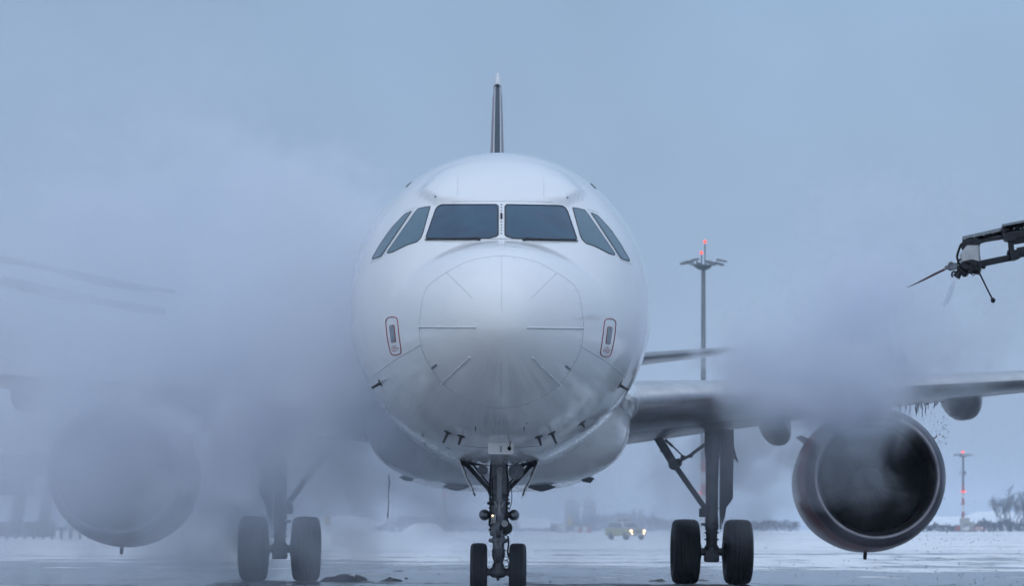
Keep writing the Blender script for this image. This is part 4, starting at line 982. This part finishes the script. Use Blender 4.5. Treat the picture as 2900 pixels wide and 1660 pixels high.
# small ground equipment at the foot of the right mast
def cart(px, D, label, kind):
    p = PX(px, 1500, D); e = empty('equipment_cart', (p.x, D, 0), label=label, category='cart')
    w_ = {'dark': 1.9, 'stripe': 4.2, 'white': 2.6}[kind]
    b_ = MB()
    if kind == 'dark': b_.box((0, 0, 1.0), (w_ * .7, 1.4, 1.1), None, .1); b_.box((.1, 0, 1.8), (w_ * .35, 1, .6), None, .05)
    elif kind == 'stripe': b_.prism([(-2, 0, .5), (2.1, 0, .5), (1.3, 0, 1.9), (-1, 0, 2.0)], (0, 1.2, 0))
    else: b_.prism([(-1.3, 0, .4), (1.2, 0, .4), (1.3, 0, 1.9), (.3, 0, 1.9), (-1.2, 0, .9)], (0, 1.2, 0))
    o = b_.build('body', M['redline'] if kind == 'dark' else (M['mred'] if kind == 'stripe' else M['mwhite']), e)
    if kind == 'stripe':
        for k in range(3): MB().prism([(-1.5 + k * 1.0, -.03, .55), (-1.0 + k * 1.0, -.03, .55), (-.55 + k * .9, -.03, 1.85), (-.95 + k * .9, -.03, 1.85)], (0, .03, 0)).build('white_stripe', M['mwhite'], o)
    for s_ in (-.36, .36): MB().lathe([(.3, -.1), (.3, .1)], (w_ * s_, -.1, .3), (0, 1, 0), 16).build('wheel', M['tyre'], e)
    MB().bar((w_ * .5, 0, .6), (w_ * .8, 0, .3), .12, .12).build('tow_bar', M['dark'], e)
cart(2712, 885, 'small dark red equipment cart left of the mast hut', 'dark'); cart(2736, 880, 'white wedge-shaped cart in front of the mast hut', 'white'); cart(2774, 885, 'red and white striped trailer right of the mast huts', 'stripe')
e = empty('tripod_frame', (PX(2815, 1500, 840).x, 840, 0), label='dark metal tripod frame standing alone on the snow at the far right', category='frame')
b_ = MB(); b_.tube([(-1.1, 0, 0), (-.6, 0, .9), (0, 0, 1.5)], .11, 6); b_.tube([(1.3, 0, 0), (.8, 0, .9), (0, 0, 1.5)], .11, 6); b_.tube([(0, 0, 1.5), (0, .6, 0)], .1, 6); b_.tube([(-.7, 0, .6), (.9, 0, .6)], .06, 6); b_.build('frame', M['mast'], e)
MB().box((-.1, .1, .55), (.5, .4, .6), None, .05).build('counterweight', M['mast'], e)

# terminal building with slanted supports, far left in the mist
D = 300; s = D / FPX
e = empty('terminal_building', (PX(0, 1500, D).x, D, 0), label='dark flat-roofed building with slanting supports in the mist at the left edge', category='building')
X0 = e.location.x; zz = lambda py: CAM_H + (1500 - py) * s; xx = lambda px: (px - 1450) * s - X0
MB().box(((xx(-500) + xx(112)) / 2, 8, (zz(1290) + zz(1342)) / 2), (xx(112) - xx(-500), 16, zz(1290) - zz(1342)), None, .1).build('roof', M['wall'], e)
MB().box(((xx(-500) + xx(30)) / 2, 10, (zz(1342) + zz(1400)) / 2), (xx(30) - xx(-500), 10, zz(1342) - zz(1400)), None, .1).build('wall', M['wall'], e)
MB().box(((xx(-500) + xx(90)) / 2, 15.5, zz(1495) / 2 + .3), (xx(90) - xx(-500), .3, 2), None, 0).build('rear_wall', M['gear'], e)
for px in (-160, -70, 10, 92):
    MB().prism([(xx(px), 2, 0), (xx(px + 34), 2, 0), (xx(px + 60), 2, zz(1342)), (xx(px + 30), 2, zz(1342))], (0, 1.2, 0)).build('slanted_support', M['wall'], e)
e2 = empty('low_railing', (PX(100, 1500, 240).x, 240, 0), label='low dark railing on the snow before the left terminal building', category='railing')
b_ = MB(); s2 = 240 / FPX
for k in range(14):
    x = (k * 26 - 160) * s2; b_.box((x, 0, .55), (.22, .2, 1.1)); b_.box((x + .3, 0, .95), (.6, .15, .25))
b_.build('post', M['wall'], e2)
MB().box((10 * s2, 0, 1.05), (360 * s2, .12, .14)).build('rail', M['wall'], e2)

# ================================================================ SERVICE CAR
def car():
    D = 226.0; p = PX(1772, 1500, D)
    e = empty('service_car', (p.x, D, 0), (0, 0, R(28)), label='yellow and silver service car with four lit lamps, driving on the snow', category='car')
    # local: nose towards -Y, width along X
    def body(prof, hw0, m, name, tum=0.0):
        rings = []
        for k in (-1, -.96, .96, 1):
            rings.append([Vector((hw0 * k * (1 - tum * max(0, z - .95)), y, z * (1 if abs(k) < 1 else .985) + .01)) for y, z in prof])
        return MB().loft(rings).build(name, m, e, angle=40)
    lo_ = [(-2.08, .38), (-2.12, .62), (-2.02, .86), (-1.2, 1.02), (2.0, 1.05), (2.1, .9), (2.1, .4), (1.62, .36), (1.5, .62), (1.2, .72), (.9, .62), (.78, .34), (-.95, .34), (-1.07, .62), (-1.35, .72), (-1.65, .62), (-1.77, .36)]
    bd = body(lo_, .88, M['yellow'], 'body')
    gh = body([(-1.15, 1.0), (-.45, 1.52), (-.2, 1.6), (1.5, 1.62), (1.75, 1.55), (2.02, 1.02)], .80, M['silver'], 'cabin', .22)
    MB().prism([(-.66, -1.02, 1.08), (.66, -1.02, 1.08), (.58, -.5, 1.5), (-.58, -.5, 1.5)], (0, -.03, .02)).build('windscreen', M['gasket'], gh)
    for sx in (-1, 1):
        MB().prism([(sx * .80, -.75, 1.1), (sx * .80, 1.75, 1.12), (sx * .71, 1.55, 1.5), (sx * .71, -.3, 1.5)], (sx * .02, 0, 0)).build('side_window', M['gasket'], gh)
        for y in (-1.36, 1.2):
            w_ = MB().lathe([(.2, -.1), (.34, -.1), (.36, -.06), (.36, .06), (.34, .1), (.2, .1)], (sx * .78, y, .36), (1, 0, 0), 24).build('wheel', M['tyre'], e)
            MB().lathe([(.01, -.08), (.2, -.09), (.2, .09), (.01, .08)], (sx * .78, y, .36), (1, 0, 0), 16).build('rim', M['rim'], w_)
        MB().ball((sx * .68, -2.08, .80), (.14, .07, .11), 14, 8).build('headlight', M['headlamp'], e)
        MB().ball((sx * .60, -2.13, .53), (.11, .05, .10), 14, 8).build('fog_light', M['headlamp'], e)
        MB().ball((sx * .98, -.65, 1.08), (.11, .08, .08), 10, 6).build('mirror', M['dark'], e)
    MB().box((0, -2.1, .72), (.8, .06, .18), None, .02).build('grille', M['dark'], e)
    MB().box((0, -2.12, .46), (1.66, .1, .2), None, .03).build('bumper', M['silver'], e)
    MB().box((0, -1.5, 1.0), (1.4, .9, .05), None, .02).build('bonnet_panel', M['silver'], e)
    MB().box((0, .3, 1.68), (1.1, .28, .12), None, .03).build('roof_rack', M['dark'], e)
    MB().box((0, .3, 1.79), (.9, .22, .13), None, .04).build('beacon_bar', M['redline'], e)
car()

# ================================================================ SLUSH, DRIPS, DROPLETS
def slush(px, py, wpx, hpx, label, seed):
    D = CAM_H * FPX / (py - 1500); p = PX(px, py, D); s = D / FPX; rn = random.Random(seed)
    wd, hh = wpx * s / 2, hpx * s * 1.15; b_ = MB()
    rows = []
    for k in range(9):
        r_ = k / 8; row = []
        for j in range(40):
            a = 2 * math.pi * j / 40; rr_ = r_ * (1 + .35 * noise.noise(Vector((math.cos(a) * 1.3, math.sin(a) * 1.3, seed))))
            x = wd * rr_ * math.cos(a); y = wd * .8 * rr_ * math.sin(a)
            h = hh * (max(0, 1 - r_**2)) * (.8 + .5 * noise.noise(Vector((x * 4, y * 3, seed + 4))) + .35 * noise.noise(Vector((x * 13, y * 9, seed))))
            row.append(Vector((x, y, max(-.03, h - .02))))
        rows.append(row)
    b_.loft(list(reversed(rows)))
    o = b_.build('slush_heap', M['slush'], None, label=label, category='slush heap', group='heaps of dirty slush on the apron'); o.location = (p.x, D, ground_z(p.x, D))
for a in ((965, 1652, 130, 26, 'largest dark slush heap, right of the left main wheels', 21), (1015, 1648, 60, 20, 'rounded slush heap touching the largest one on its right', 22), (1110, 1650, 70, 14, 'flat slush heap between the largest heap and the nose wheels', 23),
          (1150, 1643, 14, 8, 'single small slush lump above the flat heap', 24), (1125, 1622, 40, 6, 'thin slush ridge behind the flat heap left of the nose wheels', 25), (1862, 1645, 60, 9, 'dark slush heap just left of the right main wheels', 26), (1996, 1643, 42, 7, 'dark slush heap between the two right main wheels', 27)):
    slush(*a)
rn = random.Random(5); b_ = MB()
def ZD(a, c, d): return PX(1960 + a * .3695, 860 + c * .3695, d)     # close-up of the wing drips
for k in range(34):
    a = rn.uniform(1470, 1890); d = 46 + (a - 1700) * .004; y0 = 772 - (a - 1470) * .1; L = rn.uniform(25, 85) * (1.6 if 1650 < a < 1850 else 1)
    pts = []; x = a
    for j in range(7): pts.append(ZD(x, y0 - 8 + L * j / 6, d)); x += rn.gauss(0, 4.0)
    b_.tube(pts, [rn.uniform(.010, .022) * (1 - .6 * j / 6) for j in range(7)], 5)
b_.build('fluid_strands', M['droplet'], None, kind='stuff', label='strands of fluid streaming off the underside of the wing above the engine', category='fluid')
b_ = MB()
def drop(p, r_):
    b_.add([p + Vector(v) * r_ for v in ((1, 0, 0), (-1, 0, 0), (0, 1, 0), (0, -1, 0), (0, 0, 1.4), (0, 0, -1.4))], [(0, 2, 4), (2, 1, 4), (1, 3, 4), (3, 0, 4), (2, 0, 5), (1, 2, 5), (3, 1, 5), (0, 3, 5)])
for k in range(110):
    px = rn.gauss(2635, 14) + (rn.random() < .3) * rn.gauss(20, 30); py = rn.uniform(1170, 1640)
    drop(PX(px, py, rn.uniform(40, 46)), rn.uniform(.004, .013))
for k in range(110): drop(PX(rn.uniform(2640, 2900), rn.uniform(1150, 1650), rn.uniform(36, 46)), rn.uniform(.003, .008))
for k in range(35): drop(PX(rn.gauss(2672, 8), rn.uniform(1178, 1260), 45), rn.uniform(.005, .011))
b_.build('falling_droplets', M['droplet'], None, kind='stuff', label='dark droplets of fluid falling below the right wing', category='fluid')
b_ = MB(); b_.tube([PX(1101, 1345, 42), PX(1103, 1372, 42), PX(1100, 1392, 42), PX(1101, 1420, 42), PX(1099, 1450, 42), PX(1098, 1467, 42)], [.008, .015, .007, .007, .008, .014], 6)
b_.build('fluid_trickle', M['droplet'], None, kind='stuff', label='thin trickle of fluid hanging below the belly on the left', category='fluid')
b_ = MB(); rn = random.Random(9)
for k in range(330):
    px = rn.uniform(700, 2900) if k % 3 else rn.uniform(2500, 2900); py = 1500 + 155 * rn.random()**.6
    D = CAM_H * FPX / max(30, py - 1500); p = PX(px, py, D); p.z = ground_z(p.x, D) + .004; drop(p, rn.uniform(.005, .018) * D / 50)
b_.build('slush_crumbs', M['slush'], None, kind='stuff', label='scattered crumbs of dirty slush lying over the apron', category='slush')

# ================================================================ MIST AND HAZE
def mist_mat(name, dens, scale, seed, col=(.86, .89, .95), lo=.10, hi=1.0, stretch=(1, 1, 1), aniso=0.4, edge=1.0, rag=2.9, detail=7):
    m = bpy.data.materials.new(name); m.use_nodes = True; n = m.node_tree; n.nodes.clear()
    o = n.nodes.new('ShaderNodeOutputMaterial'); v = n.nodes.new('ShaderNodeVolumePrincipled'); n.links.new(v.outputs[0], o.inputs['Volume'])
    v.inputs['Color'].default_value = (*col, 1); v.inputs['Anisotropy'].default_value = aniso
    g = n.nodes.new('ShaderNodeNewGeometry'); mp = n.nodes.new('ShaderNodeMapping'); mp.inputs['Scale'].default_value = stretch; mp.inputs['Location'].default_value = (seed, seed * 1.7, 0)
    n.links.new(g.outputs['Position'], mp.inputs[0])
    nz = n.nodes.new('ShaderNodeTexNoise'); nz.inputs['Scale'].default_value = scale; nz.inputs['Detail'].default_value = detail; nz.inputs['Roughness'].default_value = .58; nz.inputs['Distortion'].default_value = .6
    n.links.new(mp.outputs[0], nz.inputs['Vector'])
    tcn = n.nodes.new('ShaderNodeTexCoord')           # distance from the puff's own centre, 0..1
    ln = n.nodes.new('ShaderNodeVectorMath'); ln.operation = 'LENGTH'; n.links.new(tcn.outputs['Object'], ln.inputs[0])
    fall = n.nodes.new('ShaderNodeMapRange'); fall.interpolation_type = 'SMOOTHERSTEP'; n.links.new(ln.outputs['Value'], fall.inputs[0])
    for i, k in enumerate((1.0, 1.0 - edge, 0.0, 1.0)): fall.inputs[i + 1].default_value = k
    # billows: the noise moves the cloud's edge in and out, so it ends in ragged wisps instead of a smooth ball
    sh = n.nodes.new('ShaderNodeMath'); sh.operation = 'MULTIPLY_ADD'; n.links.new(nz.outputs[0], sh.inputs[0]); sh.inputs[1].default_value = rag; sh.inputs[2].default_value = -rag * .5
    ad = n.nodes.new('ShaderNodeMath'); ad.operation = 'ADD'; n.links.new(sh.outputs[0], ad.inputs[0]); n.links.new(fall.outputs[0], ad.inputs[1])
    nr = n.nodes.new('ShaderNodeMapRange'); nr.interpolation_type = 'SMOOTHSTEP'; n.links.new(ad.outputs[0], nr.inputs[0])
    for i, k in enumerate((lo, hi, 0.0, 1.0)): nr.inputs[i + 1].default_value = k
    rim = n.nodes.new('ShaderNodeMapRange'); n.links.new(fall.outputs[0], rim.inputs[0])
    for i, k in enumerate((0.0, 0.2, 0.0, 1.0)): rim.inputs[i + 1].default_value = k
    a = n.nodes.new('ShaderNodeMath'); a.operation = 'MULTIPLY'; n.links.new(rim.outputs[0], a.inputs[0]); n.links.new(nr.outputs[0], a.inputs[1])
    c = n.nodes.new('ShaderNodeMath'); c.operation = 'MULTIPLY'; n.links.new(a.outputs[0], c.inputs[0]); c.inputs[1].default_value = dens
    n.links.new(c.outputs[0], v.inputs['Density'])
    return m
def puff(px, py, d, rad, m, label, rot=(0, 0, 0)):
    b_ = MB().ball((0, 0, 0), 1.0, 24, 16)
    o = b_.build('mist_cloud', m, None, kind='stuff', label=label, category='mist'); o.location = PX(px, py, d); o.scale = rad; o.rotation_euler = rot
    return o
MC = (.918, .946, 1.0)
# density in 1/m
puff(560, 1250, 37.3, (6.2, 3.2, 4.0), mist_mat('mist_a', 0.68, .6, 1, MC, rag=3.4), 'broad bank of de-icing mist hiding the left wing and engine')
puff(60, 1330, 38.5, (4.4, 3.0, 2.8), mist_mat('mist_m', 0.45, .7, 14, MC, rag=4.0), 'thinner mist under the left wing at the picture edge')
puff(800, 960, 36.3, (2.9, 2.6, 4.0), mist_mat('mist_b', 1.05, .6, 2, MC, rag=3.8), 'dense mist rolling along the left flank of the fuselage')
puff(930, 900, 31.8, (1.6, 1.7, 3.1), mist_mat('mist_h', 0.8, .8, 12, MC), 'thin mist veiling the left edge of the nose')
#puff(1330, 1010, 29.8, (3.6, 2.4, 2.0), mist_mat('mist_p', .035, .8, 18, MC), 'very thin drift of mist in front of the nose')
puff(420, 850, 40, (8.6, 4.5, 4.0), mist_mat('mist_c', 0.62, .4, 3, MC, rag=4.2), 'thin high veil of mist above the left wing')
puff(2330, 1000, 38.7, (2.9, 2.0, 2.0), mist_mat('mist_d', 2.0, .8, 4, MC, rag=4.4), 'thick puff of mist over the right wing between fuselage and engine')
puff(2330, 1120, 38.3, (2.1, 1.2, 1.0), mist_mat('mist_n', 1.5, 1.1, 15, MC), 'curling mist between the right wing and its engine')
puff(2520, 830, 40, (3.5, 1.9, 2.7), mist_mat('mist_e', 0.85, .7, 5, MC, rag=4.8), 'lighter plume of mist drifting from the spray nozzle down to the wing')
puff(2390, 1280, 38.5, (1.7, .75, 1.8), mist_mat('mist_f', 1.0, 1.1, 23, MC, rag=2.6), 'wisps of mist curling across the face of the right engine')
puff(2688, 832, 34.0, (.06, .06, .27), mist_mat('mist_j', 35, 3.0, 9, MC, lo=0, hi=.8), 'narrow jet of spray below the nozzle', (0, R(22), 0))
puff(120, 420, 42, (6.5, 3, 4.5), mist_mat('mist_r', .10, .3, 19, MC), 'very thin high mist at the upper left')
puff(1640, 1400, 56, (10, 6, 3.4), mist_mat('mist_g', 0.14, .4, 7, MC, rag=3.4), 'low veil of mist drifting behind the landing gear')
puff(1250, 1420, 95, (16, 9, 6), mist_mat('mist_q', 0.09, .15, 17, MC), 'faint low bank of mist over the snow behind the airliner')
puff(2080, 1330, 41.5, (2.4, 1.2, 2.1), mist_mat('mist_k', 0.6, 1.0, 10, MC, rag=3.4), 'faint mist in front of the right main gear')
puff(690, 1560, 41.6, (1.6, 1.0, 1.4), mist_mat('mist_o', 1.4, .9, 16, MC), 'mist in front of the outermost left wheel')
puff(150, 1420, 60, (11, 8, 4.5), mist_mat('mist_l', 0.08, .35, 11, MC), 'low mist drifting over the snow at the far left')
haze = MB().box((0, 1480, 19.5), (5000, 3200, 41)); hz = haze.build('haze', None, None, smooth=False, kind='stuff')
hm = bpy.data.materials.new('cold_air_haze'); hm.use_nodes = True; n = hm.node_tree; n.nodes.clear()
o = n.nodes.new('ShaderNodeOutputMaterial'); v = n.nodes.new('ShaderNodeVolumePrincipled'); v.inputs['Color'].default_value = (.78, .86, .98, 1); v.inputs['Density'].default_value = .00038
n.links.new(v.outputs[0], o.inputs['Volume']); hz.data.materials.append(hm)

# keep the tree at three levels: anything deeper hangs from its part
def depth(o_):
    k = 0
    while o_.parent: o_ = o_.parent; k += 1
    return k
for o_ in list(C.objects):
    while depth(o_) > 2: o_.parent = o_.parent.parent
# every copy gets a label; headings checked by the report
